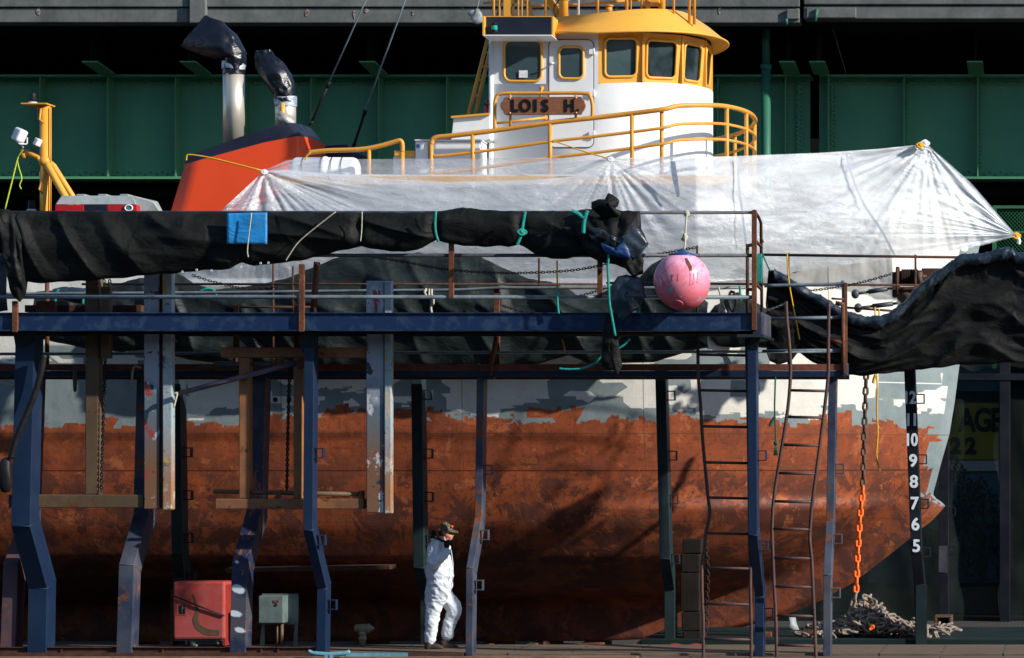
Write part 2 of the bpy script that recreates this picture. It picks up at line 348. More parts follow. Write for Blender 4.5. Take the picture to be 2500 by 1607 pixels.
M['greensea'] = paint('green_lamp_lens', (.01, .35, .28), (.008, .3, .25), 10, .1)
M['reddull'] = paint('dull_red_panel', (.28, .03, .02), (.22, .02, .015), 2, .5)
M['redplain'] = paint('red_locker_paint', (.50, .012, .018), (.42, .012, .016), 2, .45)
M['silvertrim'] = paint('grey_canopy_vinyl', (.32, .36, .36), (.24, .27, .27), 3, .5, grime=.3)
M['lampwhite'] = paint('white_lamp_housing', (.75, .75, .76), (.6, .6, .62), 8, .4)
M['numwhite'] = paint('white_stencil_paint', (.72, .78, .80), (.6, .66, .68), 20, .6)
M['meshgreen'] = paint('green_fence_paint', (.03, .16, .07), (.025, .12, .055), 4, .5)
t = NT('dark_shade_netting'); t.n.remove(t.b)
tr = t.n.new('ShaderNodeBsdfTransparent'); tr.inputs[0].default_value = (.9, .95, .95, 1)
df = t.n.new('ShaderNodeBsdfDiffuse'); t.L(t.mix(t.step(t.noise(1.5, 6, .7), .4, .7), (.010, .014, .013), (.018, .024, .022)), df.inputs[0])
mx = t.n.new('ShaderNodeMixShader'); 
f = t.math('MULTIPLY', t.math('SUBTRACT', 1.0, t.step(t.math('ADD', t.xyz.outputs[2], t.noise(2, 3)), 1.6, 2.8)), .13)
t.L(t.math('ADD', f, .75), mx.inputs[0]); t.L(tr.outputs[0], mx.inputs[1]); t.L(df.outputs[0], mx.inputs[2]); t.L(mx.outputs[0], t.out.inputs[0]); M['netting'] = t.m

# hull paint: bare antifouling red below, grey primer brushed over white above
t = NT('patched_hull_paint'); X, Z = t.xyz.outputs[0], t.xyz.outputs[2]
blk = lambda sx, sz, o: t.vor(1, v=t.vec((sx, 0, sz), (o, 0, o * .7)), metric='CHEBYCHEV')
wob = t.math('MULTIPLY', t.math('SUBTRACT', t.noise(9, 4, .6), .5), .12)
b1 = t.math('MULTIPLY', t.math('SUBTRACT', blk(2.3, 1.6, 3.1), .5), .24); b2 = t.math('MULTIPLY', t.math('SUBTRACT', blk(6.1, 3.9, 9.3), .5), .10)
zr = t.math('ADD', t.math('ADD', Z, b1), t.math('ADD', b2, wob))
wave = t.math('MULTIPLY', t.math('SUBTRACT', t.noise(.45, 1), .5), .35)
zr = t.math('ADD', zr, wave)
isgrey = t.step(zr, 3.265, 3.285)
b3 = t.math('MULTIPLY', t.math('SUBTRACT', blk(1.7, 2.1, 5.7), .5), .34); b4 = t.math('ADD', t.math('MULTIPLY', t.math('SUBTRACT', t.noise(11, 4, .6), .5), .05), t.math('MULTIPLY', t.math('SUBTRACT', blk(4.2, 5.0, 8.8), .5), .16))
left = t.math('MULTIPLY', t.math('SUBTRACT', 1.0, t.step(X, -13.4, -13.2)), .62)
zw = t.math('SUBTRACT', t.math('ADD', t.math('ADD', Z, b3), t.math('ADD', b4, wave)), left)
iswhite = t.step(zw, 3.46, 3.475)
bv = t.n.new('ShaderNodeVectorMath'); bv.operation = 'ADD'; t.L(t.vec((1.9, 0, 2.6), (1.3, 0, .4)), bv.inputs[0]); t.L(t.mix(.9, t.noise(4, 3, .5, col=True), (0.5, .5, .5)), bv.inputs[1])
bl = t.vor(1, v=bv.outputs[0], metric='CHEBYCHEV')
band = t.math('MULTIPLY', t.step(Z, 3.55, 3.75), t.math('SUBTRACT', 1.0, t.step(Z, 4.1, 4.45)))
blot = t.math('MULTIPLY', t.step(bl, .66, .67), t.step(band, .2, .3))
n1 = t.noise(1.6, 8, .72, dist=.3); n2 = t.noise(1.9, 12, .76, dist=.45); n3 = t.noise(16, 6, .8)
red = t.mix(t.step(n1, .42, .6), (.33, .076, .024), (.22, .052, .019))
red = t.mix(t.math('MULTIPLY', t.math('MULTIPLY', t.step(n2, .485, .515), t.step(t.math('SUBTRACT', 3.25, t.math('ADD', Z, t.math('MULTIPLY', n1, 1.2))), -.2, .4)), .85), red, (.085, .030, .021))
red = t.mix(t.math('MULTIPLY', t.step(t.noise(2.3, 7, .7, v=t.vec((1, 1, 1), (8, 3, 1)), dist=.4), .585, .595), .8), red, (.42, .12, .042))
red = t.mix(t.math('MULTIPLY', t.step(n3, .54, .62), .7), red, (.075, .028, .02))
red = t.mix(t.math('MULTIPLY', t.step(t.noise(5, 6, .75, v=t.vec((.25, 1, 3.2), (2, 0, 5))), .56, .68), .55), red, (.06, .024, .02))
red = t.mix(t.math('MULTIPLY', t.step(t.noise(1.1, 8, .75, v=t.vec((1, 1, 1), (5, 5, 5)), dist=.3), .5, .66), .55), red, (.085, .030, .022))
red = t.mix(t.math('MULTIPLY', t.step(t.noise(9, 6, .8, v=t.vec((2.2, 1, .18), (1, 0, 3))), .56, .7), .5), red, (.05, .02, .018))
bilge_shade = t.math('MULTIPLY', t.math('SUBTRACT', 1.0, t.step(t.math('ADD', Z, t.math('MULTIPLY', n1, .6)), 1.4, 2.4)), .4)  # red darkened toward the keel, painting in shade under the bilge
red = t.mix(bilge_shade, red, (.045, .016, .012))
line = t.math('COMPARE', Z, 2.49, .009); red = t.mix(t.math('MULTIPLY', line, .8), red, (.02, .008, .006))
grey = t.mix(t.step(t.noise(3, 5), .4, .65), (.215, .26, .265), (.165, .205, .21))
grey = t.mix(t.math('MULTIPLY', t.step(n3, .6, .66), .3), grey, (.10, .12, .12))
whi = t.mix(t.step(t.noise(2.2, 6, .7), .4, .7), (.72, .70, .64), (.60, .58, .52))
whi = t.mix(t.math('MULTIPLY', t.step(t.noise(8, 8, .8, v=t.vec((1, 1, 2.5))), .6, .67), .6), whi, (.42, .24, .11))
whi = t.mix(t.step(n3, .67, .70), whi, (.22, .12, .07))
stem = t.n.new('ShaderNodeAttribute'); stem.attribute_name = 'stem'
sm = t.math('ADD', stem.outputs['Fac'], t.math('MULTIPLY', blk(2.6, 2.9, 7.7), .32)); nearstem = t.math('SUBTRACT', 1.0, t.step(sm, .34, .355))
nearstem = t.math('MULTIPLY', nearstem, t.step(t.math('ADD', Z, t.math('MULTIPLY', blk(3, 3, 2), .3)), 2.2, 2.22))
top = t.mix(iswhite, grey, whi); top = t.mix(blot, top, grey)
seam = t.math('COMPARE', Z, 3.86, .008); top = t.mix(seam, top, (.62, .66, .66))
c = t.mix(isgrey, red, top); c = t.mix(nearstem, c, grey)
vs = t.math('COMPARE', t.math('PINGPONG', t.math('ADD', X, t.math('MULTIPLY', t.step(Z, 2.48, 2.5), .9)), 1.35), 0.0, .008); hs_ = t.math('MAXIMUM', t.math('COMPARE', Z, 1.72, .008), t.math('COMPARE', Z, 3.05, .008))
seams = t.math('MAXIMUM', vs, hs_); c = t.mix(t.math('MULTIPLY', seams, .55), c, (.10, .04, .025))
dent = t.noise(1.1, 2, .5, v=t.vec((1.6, 1, 1)))
t.bump(t.math('ADD', t.math('ADD', t.math('MULTIPLY', n2, .6), t.math('MULTIPLY', n3, .35)), t.math('ADD', t.math('MULTIPLY', seams, .5), t.math('MULTIPLY', dent, 2.2))), .4, .03)
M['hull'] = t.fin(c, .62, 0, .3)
# multicoloured scraped plank-like blades
t = NT('scraped_multicolour_paint')
c = t.mix(t.step(t.xyz.outputs[2], 2.6, 3.3), (.17, .085, .045), (.10, .14, .165))
c = t.mix(t.step(t.math('ADD', t.xyz.outputs[2], t.noise(3, 4)), 3.9, 4.2), c, (.30, .32, .38))
c = t.mix(t.step(t.noise(2.6, 6, .7, v=t.vec((1.6, 1, 1))), .57, .60), c, (.46, .46, .48)); c = t.mix(t.step(t.noise(3.3, 4, .6, v=t.vec((2, 1, 1), (5, 0, 0))), .61, .62), c, (.27, .05, .045))
c = t.mix(t.step(t.noise(5.1, 5, .6, v=t.vec((1, 1, 1), (9, 0, 2))), .62, .64), c, (.03, .035, .05)); t.bump(t.noise(25, 5), .3, .01)
M['blade'] = t.fin(c, .5)
t = NT('blue_post_with_sprayed_white'); c = t.mix(t.step(t.noise(2, 5, .6), .45, .6), (.012, .022, .055), (.06, .06, .075))
c = t.mix(t.step(t.noise(3.2, 6, .7, v=t.vec((2, 1, .6), (1, 1, 1))), .58, .62), c, (.22, .065, .03))
for px, py, w, h in ((580, 1372, 5, 3.5), (584, 1438, 17, 11), (577, 1498, 17, 8), (588, 1538, 13, 7)):
    cx, cz = WX(px, 39.3), WZ(py, 39.3); k = 39.3 / F
    dx = t.math('DIVIDE', t.math('SUBTRACT', t.xyz.outputs[0], cx), w * k); dz = t.math('DIVIDE', t.math('SUBTRACT', t.math('ADD', t.xyz.outputs[2], t.math('MULTIPLY', dx, h * k * .35)), cz), h * k)
    dd = t.math('ADD', t.math('ADD', t.math('MULTIPLY', dx, dx), t.math('MULTIPLY', dz, dz)), t.math('MULTIPLY', t.noise(22, 5, .7), 1.1))
    c = t.mix(t.math('SUBTRACT', 1.0, t.step(dd, 1.15, 1.75)), c, (.55, .60, .66))
t.bump(t.noise(30, 4), .2, .01); M['splashpost'] = t.fin(c, .5)
t = NT('scraped_pale_edge')
c = t.mix(t.step(t.xyz.outputs[2], 2.3, 3.2), (.30, .15, .08), (.27, .34, .37)); c = t.mix(t.step(t.noise(4, 6, .75, v=t.vec((1, 1, .6))), .52, .57), c, (.42, .38, .32))
c = t.mix(t.step(t.noise(6, 6, .75), .58, .62), c, (.10, .07, .05)); c = t.mix(t.step(t.noise(2.2, 3, v=t.vec((1, 1, 1), (3, 3, 3))), .62, .64), c, (.45, .30, .05)); t.bump(t.noise(30, 5), .4, .01)
M['bladeedge'] = t.fin(c, .6)
# ------------------------------------------------------------------ ground, dock, water
def flat(name, x0, x1, y0, y1, z, mat, kind='structure'):
    o = MB().add([(x0, y0, z), (x1, y0, z), (x1, y1, z), (x0, y1, z)], [(0, 1, 2, 3)]).build(name, mat); return tag(o, kind=kind)
flat('harbour_water', -800, 800, -300, 1500, -2.2, M['water'])
o = MB().box(-60, 40, 41.22, 58, -2.4, -.5).build('dock_floor', M['grating']); tag(o, kind='structure')
o = MB().box(-60, 40, 58.02, 140, -2.4, -.45).build('quay_ground', M['void']); tag(o, kind='structure')
walk = MB(); walk.box(-40, 12, 39.35, 41.2, -.22, 0); o = walk.build('timber_walkway', M['planks'], bevel=.01); tag(o, kind='structure')
o = MB().box(WX(1560, 39), 6, 37.6, 39.34, -.26, -.035).build('lower_plank_deck', M['planks'], bevel=.01); tag(o, kind='structure')
fas = thing('steel_fascia', 'brown stained steel fascia running under the timber walkway edge', 'fascia', (-10, 39.2, -.8))
MB().box(-40, WX(1558, 39.2), 39.2, 39.33, -1.2, -.075).build('web_plate', M['darkrust'], fas)
f = MB(); f.box(-40, WX(1558, 39.2), 38.98, 39.34, -.07, -.03); f.build('top_flange', M['timber'], fas, .004)
f = MB()
for x in [265, 620, 672, 905, 1280, 1300, 1325, 1390]: f.box(WX(x, 39.1), WX(x, 39.1) + .015, 39.1, 39.2, -.5, -.075)
f.build('stiffener', M['darkrust'], fas)
m = MB(); m.pbox(-400, 1130, 1594, 1625, 39.15, .04); m.build('kick_plate', M['darkrust'], fas); MB().pbox(830, 995, 1594, 1625, 39.14, .008).build('turquoise_patch', M['turq'], fas)
m = MB(); m.pbox(-400, 770, 1582, 1603, 39.31, .03); m.pbox(-400, 770, 1580, 1582, 39.28, .065); m.pbox(-400, 770, 1603, 1606, 39.16, .18)
for px in (60, 148, 395, 560, 636, 677): m.pbox(px, px + 3, 1585, 1600, 39.285, .024)
m.build('curb_channel', M['darkrust'], fas)
# raised steel deck right
o = MB().box(WX(1565, 41.3), 6, 41.25, 44.2, -.5, .075).build('steel_curb_deck', M['curb'], bevel=.01); tag(o, kind='structure')

o = MB().box(-400, 150, -130, -120, -3, 36).box(150.5, 165, -130, 60, -3, 32).build('sky_blocker', paint('sky_blocker_dark', (.012, .02, .010), (.02, .03, .016), .3, .9)); tag(o, kind='structure')  # unseen slopes added to block low sky light and darken window reflections
# ------------------------------------------------------------------ bridge behind
br = thing('road_bridge', 'dark green riveted plate girder bridge with grey concrete deck edge behind the tugboat', 'bridge', (-8, 62, -.45))
YB, YG = 60.0, 62.6
def seg(px0, px1, y0, y1, Y, d, mb): return mb.pbox(px0, px1, y0, y1, Y, d)
m = MB(); seg(-900, 461, 20, 55, YB, .5, m); seg(503, 1955, 20, 48, YB, .5, m) if 0 else seg(503, 1952, 20, 56, YB, .5, m); seg(1962, 3600, 14, 46, YB, .5, m)
m.build('deck_edge_beam', M['concrete'], br, .02)
m = MB(); seg(-900, 461, -90, 17, YB - .05, .45, m); seg(503, 1952, -90, 17, YB - .05, .45, m); seg(1962, 3600, -90, 11, YB - .05, .45, m)
m.build('parapet', M['concrete'], br, .02)
m = MB(); seg(461.5, 502.5, -90, 56, YB - .12, .6, m); m.build('deck_pilaster', M['concrete'], br, .02); m = MB(); seg(1920, 1951, 22, 47, YB - .08, .1, m); m.build('deck_patch_plate', M['concrete'], br, .02); m = MB(); seg(1968, 2090, 18, 44, YB - .03, .05, m); m.build('deck_patch_plate', M['concrete'], br, .02)
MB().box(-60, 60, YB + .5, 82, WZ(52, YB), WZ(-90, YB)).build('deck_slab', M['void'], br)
m = MB()
def patch(m, px, py, w, h, Y):
    n = 9; pts = []
    for k in range(n):
        a = 2 * math.pi * k / n; r = .6 + .4 * random.random()
        pts.append((WX(px + w / 2 * r * math.cos(a), Y), WZ(py + h / 2 * r * math.sin(a), Y)))
    m.prism(pts, Y - .012, Y + .05)
for (px, py, w, h) in [(94, 28, 13, 24), (750, 32, 12, 22), (865, 34, 7, 26), (895, 26, 14, 14), (1008, 33, 5, 14), (1130, 20, 4, 6), (1505, 20, 8, 14), (1757, 24, 6, 26)]: patch(m, px, py, w, h, YB)
m.build('spalled_patch', M['spall'], br)
m = MB(); m.cyl(W(1995, 22, YB - .06), W(1990, 52, YB - .06), .035); m.cyl(W(1920, 46, YB - .06), W(1920, 60, YB - .06), .03); m.build('drain_stub', M['pipegreen'], br)
# girders
for (a, b) in ((-900, 1978), (2000, 3600)):
    MB().pbox(a, b, 186, 432, YG, .04).build('girder_web', M['girder'], br)
    m = MB(); m.pbox(a, b, 182, 187, YG - .42, .8); m.pbox(a, b, 431, 437, YG - .42, .8); m.pbox(a, b, 187.5, 207, YG - .03, .028); m.pbox(a, b, 413, 430.5, YG - .03, .028)
    m.build('girder_flange', M['girder'], br)
stiff = [97 + 165.5 * i for i in range(-3, 12)] + [2022, 2207, 2387, 2570, 2750]
riv = MB()
def rivet(px, py, Y=YG - .035, r=.034):
    c = W(px, py, Y); vs = [c + Vector((r * math.cos(a), 0, r * math.sin(a))) for a in [k * math.pi / 3 for k in range(6)]] + [c + Vector((0, -r * .9, 0))]
    riv.add(vs, [(k, (k + 1) % 6, 6) for k in range(6)])
for sx in stiff:
    m = MB(); m.pbox(sx - 1.4, sx + 1.4, 187.5, 430.5, YG - .40, .395); m.pbox(sx + 2, sx + 11, 208, 412.5, YG - .032, .03)
    m.build('stiffener', M['girder'], br)
    for k in range(20): rivet(sx + 6.5, 214 + k * 10.2)
for sx in (1952, 2034):
    m = MB(); m.pbox(sx - 8, sx + 8, 187.5, 430.5, YG - .06, .055); m.build('splice_plate', M['girder'], br)
    for k in range(22): rivet(sx - 4, 192 + k * 10.6, YG - .065); rivet(sx + 4, 197 + k * 10.6, YG - .065)
for k in range(190):
    x = -30 + k * 13.3
    if not 1975 < x < 2005: rivet(x, 197 + (k % 2) * 5); rivet(x, 420 + (k % 2) * 5)
o = riv.build('rivet_rows', M['girder'], br); tag(o, kind='stuff')
# outrigger brackets under the deck
for px in (232, 905, 1925, 1998, 2381, 470, 1480):
    xx = WX(px, 61.3); m = MB(); z0 = WZ(53, YB); ya, yb_ = 61.0, 62.1; za, zc = WZ(150, ya), WZ(180, yb_)
    q = [(ya, za), (yb_, zc), (yb_, z0), (ya, z0)]
    m.hexa([(xx - .015, q[0][0], q[0][1]), (xx + .015, q[0][0], q[0][1]), (xx + .015, q[1][0], q[1][1]), (xx - .015, q[1][0], q[1][1]), (xx - .015, ya, z0), (xx + .015, ya, z0), (xx + .015, yb_, z0), (xx - .015, yb_, z0)])
    m.build('outrigger_web', M['void'], br); m = MB(); m.bar(Vector((xx, ya - .03, za - .01)), Vector((xx, yb_, zc - .01)), .34, .03)  # web coloured black for the shade above the bracket flange
    m.build('outrigger_bracket', M['girder'], br)
m = MB(); m.cyl(W(1870, 45, 61.2), W(1870, 158, 61.2), .085); m.cyl(W(1870, 158, 61.2), W(1870, 172, 61.2), .13, r2=.11); m.cyl(W(1870, 172, 61.2), W(1870, 800, 61.2), .1); m.build('drain_pipe', M['pipegreen'], br)
m = MB(); m.cyl(W(2030, 60, YB + 1), W(2065, 178, YG - .5), .012); m.build('conduit', M['pipe'], br)
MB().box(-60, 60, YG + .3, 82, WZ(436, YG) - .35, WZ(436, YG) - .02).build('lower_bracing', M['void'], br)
o = MB().box(-60, WX(2424, 84), 83.9, 84.5, -.45, 13).build('dark_back_wall', M['void']); tag(o, 'black back wall standing in for the deep shade under the bridge', 'wall')  # black wall added to fill the dark under the bridge
o = MB().pbox(2427, 3300, 420, 512, 76, 1).build('far_deck_beam', M['void'], br)
MB().box(WX(2424, 84) + .01, 60, 83.9, 84.5, -.45, WZ(650, 84)).build('low_wall', M['void'], o if 0 else bpy.data.objects['dark_back_wall'])
# warehouse with a yellow sign
wh = thing('storage_warehouse', 'blue grey sheet metal storage building with a yellow sign beyond the netting', 'building', (WX(2300, 72), 72, -.45))
m = MB(); x0, x1 = WX(2120, 72), WX(2438, 72)
k = 0; x = x0
while x < x1: m.box(x, x + .12, 72 - (.03 if k % 2 else 0), 78, -.45, WZ(880, 72)); x += .12; k += 1
m.build('wall', M['sheetwall'], wh)
MB().pbox(2100, 2455, 866, 880, 71.7, 7).build('roof', M['void'], wh)
MB().pbox(2120, 2438, 955, 978, 71.8, .16).build('canopy', M['void'], wh)
sg = MB().pbox(2150, 2437, 985, 1122, 71.85, .1).build('sign', M['signyellow'], wh)
m = MB(); 
for ch, px in zip('STORAGE', (2080, 2130, 2180, 2230, 2328, 2362, 2397, )): pass
for ch, px in (('O', 2245), ('R', 2290), ('A', 2361), ('G', 2399), ('E', 2434)): write(m, ch, .80, W(px if ch != 'R' else 2321, 1052, 71.84), bold=.03, sx=.75)
for px in (2298, 2333, 2370): write(m, '2', .55, W(px, 1107, 71.84), bold=.03, sx=.95)
m.build('sign_lettering', M['black'], sg)
MB().pbox(2130, 2437, 1125, 1150, 71.8, .1).build('lower_panel', M['offwhite'], wh)
# bushes by the warehouse
def bush(px, Y, w, h, n, label):
    m = MB(); c = Vector((WX(px, Y), Y, -.45))
    for i in range(9):
        a = random.uniform(0, 6.28); m.tube([c, c + Vector((math.cos(a) * w * .25, math.sin(a) * w * .2, h * .5)), c + Vector((math.cos(a) * w * .45, math.sin(a) * w * .3, h * random.uniform(.7, .95)))], [.02, .013, .006], 5)
    r = thing('shrub', label, 'shrub', c, 'shrubs below the warehouse sign')
    m.build('stem', M['timber'], r); m = MB()
    for i in range(n):
        u = random.uniform(-1, 1); q = random.random() ** .6; p = c + Vector((u * w * .5, random.uniform(-.4, .4) * w, h * q * (1 - .35 * abs(u)) + .1))
        d = Vector((random.gauss(0, 1), random.gauss(0, 1), random.gauss(0, 1))).normalized(); e = d.cross(Vector((0, 0, 1))).normalized() * .035; d *= .08
        m.add([p - d, p - e, p + d, p + e], [(0, 1, 2, 3)])
    m.build('leaves', M['leaf'], r)
M['leaf'] = paint('dusty_leaf', (.035, .06, .03), (.06, .08, .035), 9, .6)
bush(2325, 70, 1.6, 3.2, 1500, 'dark leafy shrub just right of the bow under the yellow sign')
bush(2395, 70, 1.5, 2.6, 1100, 'lower leafy shrub under the right end of the yellow sign')

# green mesh fence, upper right
fe = thing('mesh_fence', 'green framed diamond mesh fence panel beside the black tarp at far right', 'fence', (WX(2460, 60), 60, WZ(900, 60)))
m = MB(); m.bar(W(2428, 503, 60), W(2428, 900, 60), .09, .09); m.bar(W(2424, 506, 60), W(2600, 506, 60), .1, .06)
m.bar(W(2424, 567, 60), W(2600, 567, 60), .05, .05); m.bar(W(2424, 700, 60), W(2600, 700, 60), .05, .05); m.build('fence_frame', M['meshgreen'], fe)
m = MB(); x0, x1, z0, z1 = WX(2430, 60), WX(2600, 60), WZ(700, 60), WZ(508, 60)
k = -24
while k < 24:
    for sgn in (1, -1):
        xa = x0 + k * .075; p = []
        for (tx) in (0, 3.2):
            p.append(Vector((xa + tx, 60 + .004 * sgn, (z0 if sgn > 0 else z1) + sgn * tx * 1.1)))
        # clip to panel
        q = []
        a, b = p; d = b - a; t0, t1 = 0, 1
        for lo, hi, s_, dd in ((x0, x1, a.x, d.x), (z0, z1, a.z, d.z)):
            ta, tb = (lo - s_) / dd, (hi - s_) / dd
            t0, t1 = max(t0, min(ta, tb)), min(t1, max(ta, tb))
        if t1 > t0: m.tube([a + d * t0, a + d * t1], .006, 4)
    k += 1
m.build('wire_mesh', M['meshgreen'], fe)

# netting screen behind bow, on far side of the dock
YN = 56
nw = thing('shade_netting_screen', 'dark see-through netting screen hung behind the bow on the far side of the dock', 'netting', (WX(2200, YN), YN, -.5))
m = MB(); rows = []
for j in range(40):
    v = j / 39; row = []
    for i in range(160):
        px = 600 + i * 14; py = lerp(885, 1546, v); p = W(px, py, YN)
        p.y += .10 * N(p.x * 1.6, p.z * .6, 3) + .05 * N(p.x * 5, p.z * 1.5, 1); row.append(p)
    rows.append(row)
m.grid(rows); m.build('net_sheet', M['netting'], nw)
m = MB(); m.pbox(600, 3000, 912, 929, YN - .3, .25); m.pbox(600, 3000, 880, 886, YN - .2, .1)
for px in (2440, 2860): m.pbox(px, px + 26, 886, 1546, YN - .28, .2)
m.build('screen_frame', M['blackpost'], nw, .01)
# ------------------------------------------------------------------ tugboat
YC = 46.0
tug = thing('tugboat', 'large tugboat in dry dock with patchy red and grey hull white wheelhouse and orange funnel', 'tugboat', (-8, YC, -.25))
def P(o): return o
stem_px = [(2410, 515), (2392, 598), (2371, 700), (2356, 800), (2342, 895), (2331, 980), (2318, 1060), (2298, 1130), (2281, 1195), (2277, 1207), (2288, 1220), (2310, 1232), (2300, 1245), (2275, 1272), (2250, 1290), (2218, 1318), (2150, 1372), (2080, 1425), (2000, 1468), (1890, 1512), (1800, 1535), (1700, 1553), (1600, 1562), (1400, 1566)]
stem = sorted([(WZ(y, YC), WX(x, YC)) for x, y in stem_px])
keelX = [(WX(x, YC), WZ(y, YC)) for x, y in reversed(stem_px[11:])]
def xs(z): return pl(stem, z)
def zk(x): return pl(keelX, x)
B1 = [(0, .16), (.62, .2), (.7, .42), (.85, 1.25), (1.05, 2.0), (1.4, 2.55), (1.9, 2.85), (2.5, 3.03), (3.3, 3.17), (4.5, 3.25), (6.5, 3.35)]
def sheer(d): return pl([(0, 6.62), (.5, 6.86), (.9, 6.84), (1.9, 6.46), (3.6, 6.17), (8, 5.9), (12, 5.85), (14, 5.5), (40, 5.5)], d)
def halfb(x, z, d):
    h = max(0, z - zk(x)); L = lerp(6.6, 4.6, min(1, max(0, (z - .5) / 5)))
    t = min(1, d / L); f = (1 - (1 - t) ** 2.1) ** .9
    b = pl(B1, h) * f
    return max(b, min(.1, d * .5)) if h > 0 else min(b, .1)
ds = [0, .015, .04, .08, .14, .22, .32, .45, .6, .8, 1.0, 1.25, 1.5, 1.8, 2.1, 2.45, 2.8, 3.2, 3.6, 4.0, 4.5, 5, 5.6, 6.3, 7, 8, 9, 10, 12, 14, 16, 18, 20, 22, 25]
def smooth(fn, x, z, d): return fn(x, z, d)
m = MB(); NR = 120
for side in (1, -1):
    rows = []; at = []
    for j in range(NR + 1):
        row = []
        for d in ds:
            z = -.254 + (j / NR) ** 1.05 * (sheer(d) + .254); x = xs(z) - d
            b = sum(halfb(x, z + q, d) for q in (-.06, -.03, 0, .03, .06)) / 5 if d > 0 else 0
            row.append(Vector((x, YC - side * b, z))); at.append(d)
        rows.append(row)
    m.grid(rows, True, at=at)
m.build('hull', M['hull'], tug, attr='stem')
m = MB(); rows = []
for s in (-1, 1):
    rows.append([Vector((xs(sheer(d) - .9) - d, YC + s * (halfb(xs(sheer(d)) - d, sheer(d) - .9, d) - .06 if d > .2 else 0), sheer(d) - .95)) for d in ds])
m.grid(rows, False); m.build('main_deck', M['darkrust'], tug)
m = MB()
m.tube([Vector((xs(sheer(d)) - d, YC - halfb(xs(sheer(d)) - d, sheer(d), d), sheer(d))) for d in ds], .045, 6); m.build('bulwark_cap', M['offwhite'], tug)
# bilge keel + fairleads
def hullY(x, z): return YC - halfb(x, z, xs(z) - x)
m = MB(); m.bar(W(560, 1392, 43.2), W(960, 1384, 43.3), .5, .07, (0, 0, 1)); m.build('bilge_keel', M['darkrust'], tug, .01)
def fairlead(px, py, w, h):
    Y = 43
    for _ in range(4): Y = hullY(WX(px, Y), WZ(py, Y))
    c = W(px, py, Y - .02); m = MB(); m.tube([c + Vector((w * math.cos(a), 0, h * math.sin(a))) for a in [k * math.pi / 8 for k in range(16)]], .02, 6, True)
    m.ball(c + Vector((0, .02, 0)), w, .03, h); m.build('fairlead', M['black'], tug)
fairlead(1806, 668, .14, .05); fairlead(1945, 655, .07, .025); fairlead(672, 976, .018, .018); fairlead(706, 976, .018, .018)
# keel blocks
for i, px in enumerate((330, 640, 900, 1210, 1330, 1450, 1585, 1700)):
    zb = min(-.27, -.27); z0 = WZ(pl([(p[0], p[1]) for p in sorted(stem_px[11:])], px), YC) - .02 if px > 1500 else -.27
    x = WX(px, YC); r = thing('keel_block', ['short', 'stacked'][i % 2] + ' timber and steel block under the keel, number %d from the left end of the dock' % (i + 1) if 0 else None, 'keel block', (x, YC, -.5), 'blocks under the keel')
    r['label'] = 'dark timber block with red capping wedged under the hull keel'
    MB().box(x - .22, x + .22, YC - .8, YC + .8, -.5, -.36).build('base_timber', M['timber'], r, .01)
    MB().box(x - .18, x + .18, YC - .7, YC + .7, -.355, z0 if z0 > -.3 else -.27).build('cap_block', M['rust'], r, .01)

# deck house below the boat deck (seen through plastic)
m = MB(); m.box(WX(690, 43.9), WX(1760, 43.9), 43.9, 48.1, 4.6, WZ(448, 43.9)); m.build('deckhouse', M['white'], tug, .05)
m = MB()
for px in (1062, 1300): 
    m.tube([W(px + 16 * math.cos(a), 545 + 16 * math.sin(a), 43.87) for a in [k * math.pi / 10 for k in range(20)]], .02, 6, True)
m.build('porthole_rim', M['yellow'], tug)
m = MB(); m.box(WX(1640, 43.88), WX(1662, 43.88), 43.86, 43.9, WZ(508, 43.9), WZ(452, 43.9)); m.pbox(1590, 1655, 530, 640, 43.86, .05); m.pbox(1320, 1390, 478, 640, 43.88, .03); m.build('deckhouse_recess', M['silvertrim'], tug)
bd = MB(); bd.box(WX(640, 43.3), WX(1800, 43.3), 43.3, 48.7, WZ(436, 43.3), WZ(426, 43.3)); bd.build('boat_deck', M['offwhite'], tug, .02)
bd = MB(); bd.box(WX(640, 43.25), WX(1790, 43.25), 43.22, 43.3, WZ(452, 43.25), WZ(430, 43.25)); bd.build('deck_edge_trim', M['yellow'], tug, .01)
# ---- wheelhouse
XC = WX(1461, 44.4); AW = WX(1739, 46) - XC; BW = 1.6; XL = WX(1199, 44.4)
def ring(xl, xc, a, b, n=28, p=1.0, yl=None):
    pts = [Vector((xl, YC - b, 0)), Vector((xc - .01, YC - b, 0))]
    for k in range(n + 1):
        t = math.pi * k / n; pts.append(Vector((xc + a * abs(math.sin(t)) ** p, YC - b * math.cos(t), math.sin(t))))
    pts += [Vector((xc - .01, YC + b, 0)), Vector((xl, YC + b, 0))]
    return pts
def lev(pts, z0, z1): return [Vector((p.x, p.y, lerp(z0, z1, p.z))) for p in pts]
zb0, zb1 = WZ(205, 44.4), WZ(222, 46)       # bottom of window band near / at the front
base = ring(XL, XC, AW, BW)
m = MB(); m.grid([lev(base, 6.6, 6.6), lev(base, zb0, zb1)], True, True); m.add([Vector((p.x, p.y, lerp(zb0, zb1, p.z))) for p in base], [list(range(len(base)))])
m.box(XL, XC, YC - BW + .001, YC + BW - .001, zb0 - .02, 9.26); m.cyl((XL, YC - BW, 6.6), (XL, YC - BW, 9.25), .035)
m.build('wheelhouse_wall', M['white'], tug)
def ptcurve(t, inset=0): return Vector((XC + (AW - inset) * math.sin(t), YC - (BW - inset) * math.cos(t), 0))
def tpx(px):
    lo, hi = 0, R(92)
    for _ in range(40):
        md = (lo + hi) / 2; q = ptcurve(md)
        if VX + F * q.x / q.y < px: lo = md
        else: hi = md
    return lo
ts = [0, tpx(1571), tpx(1667), tpx(1724)]; ts += [math.pi - t for t in reversed(ts)]
zt = 9.27
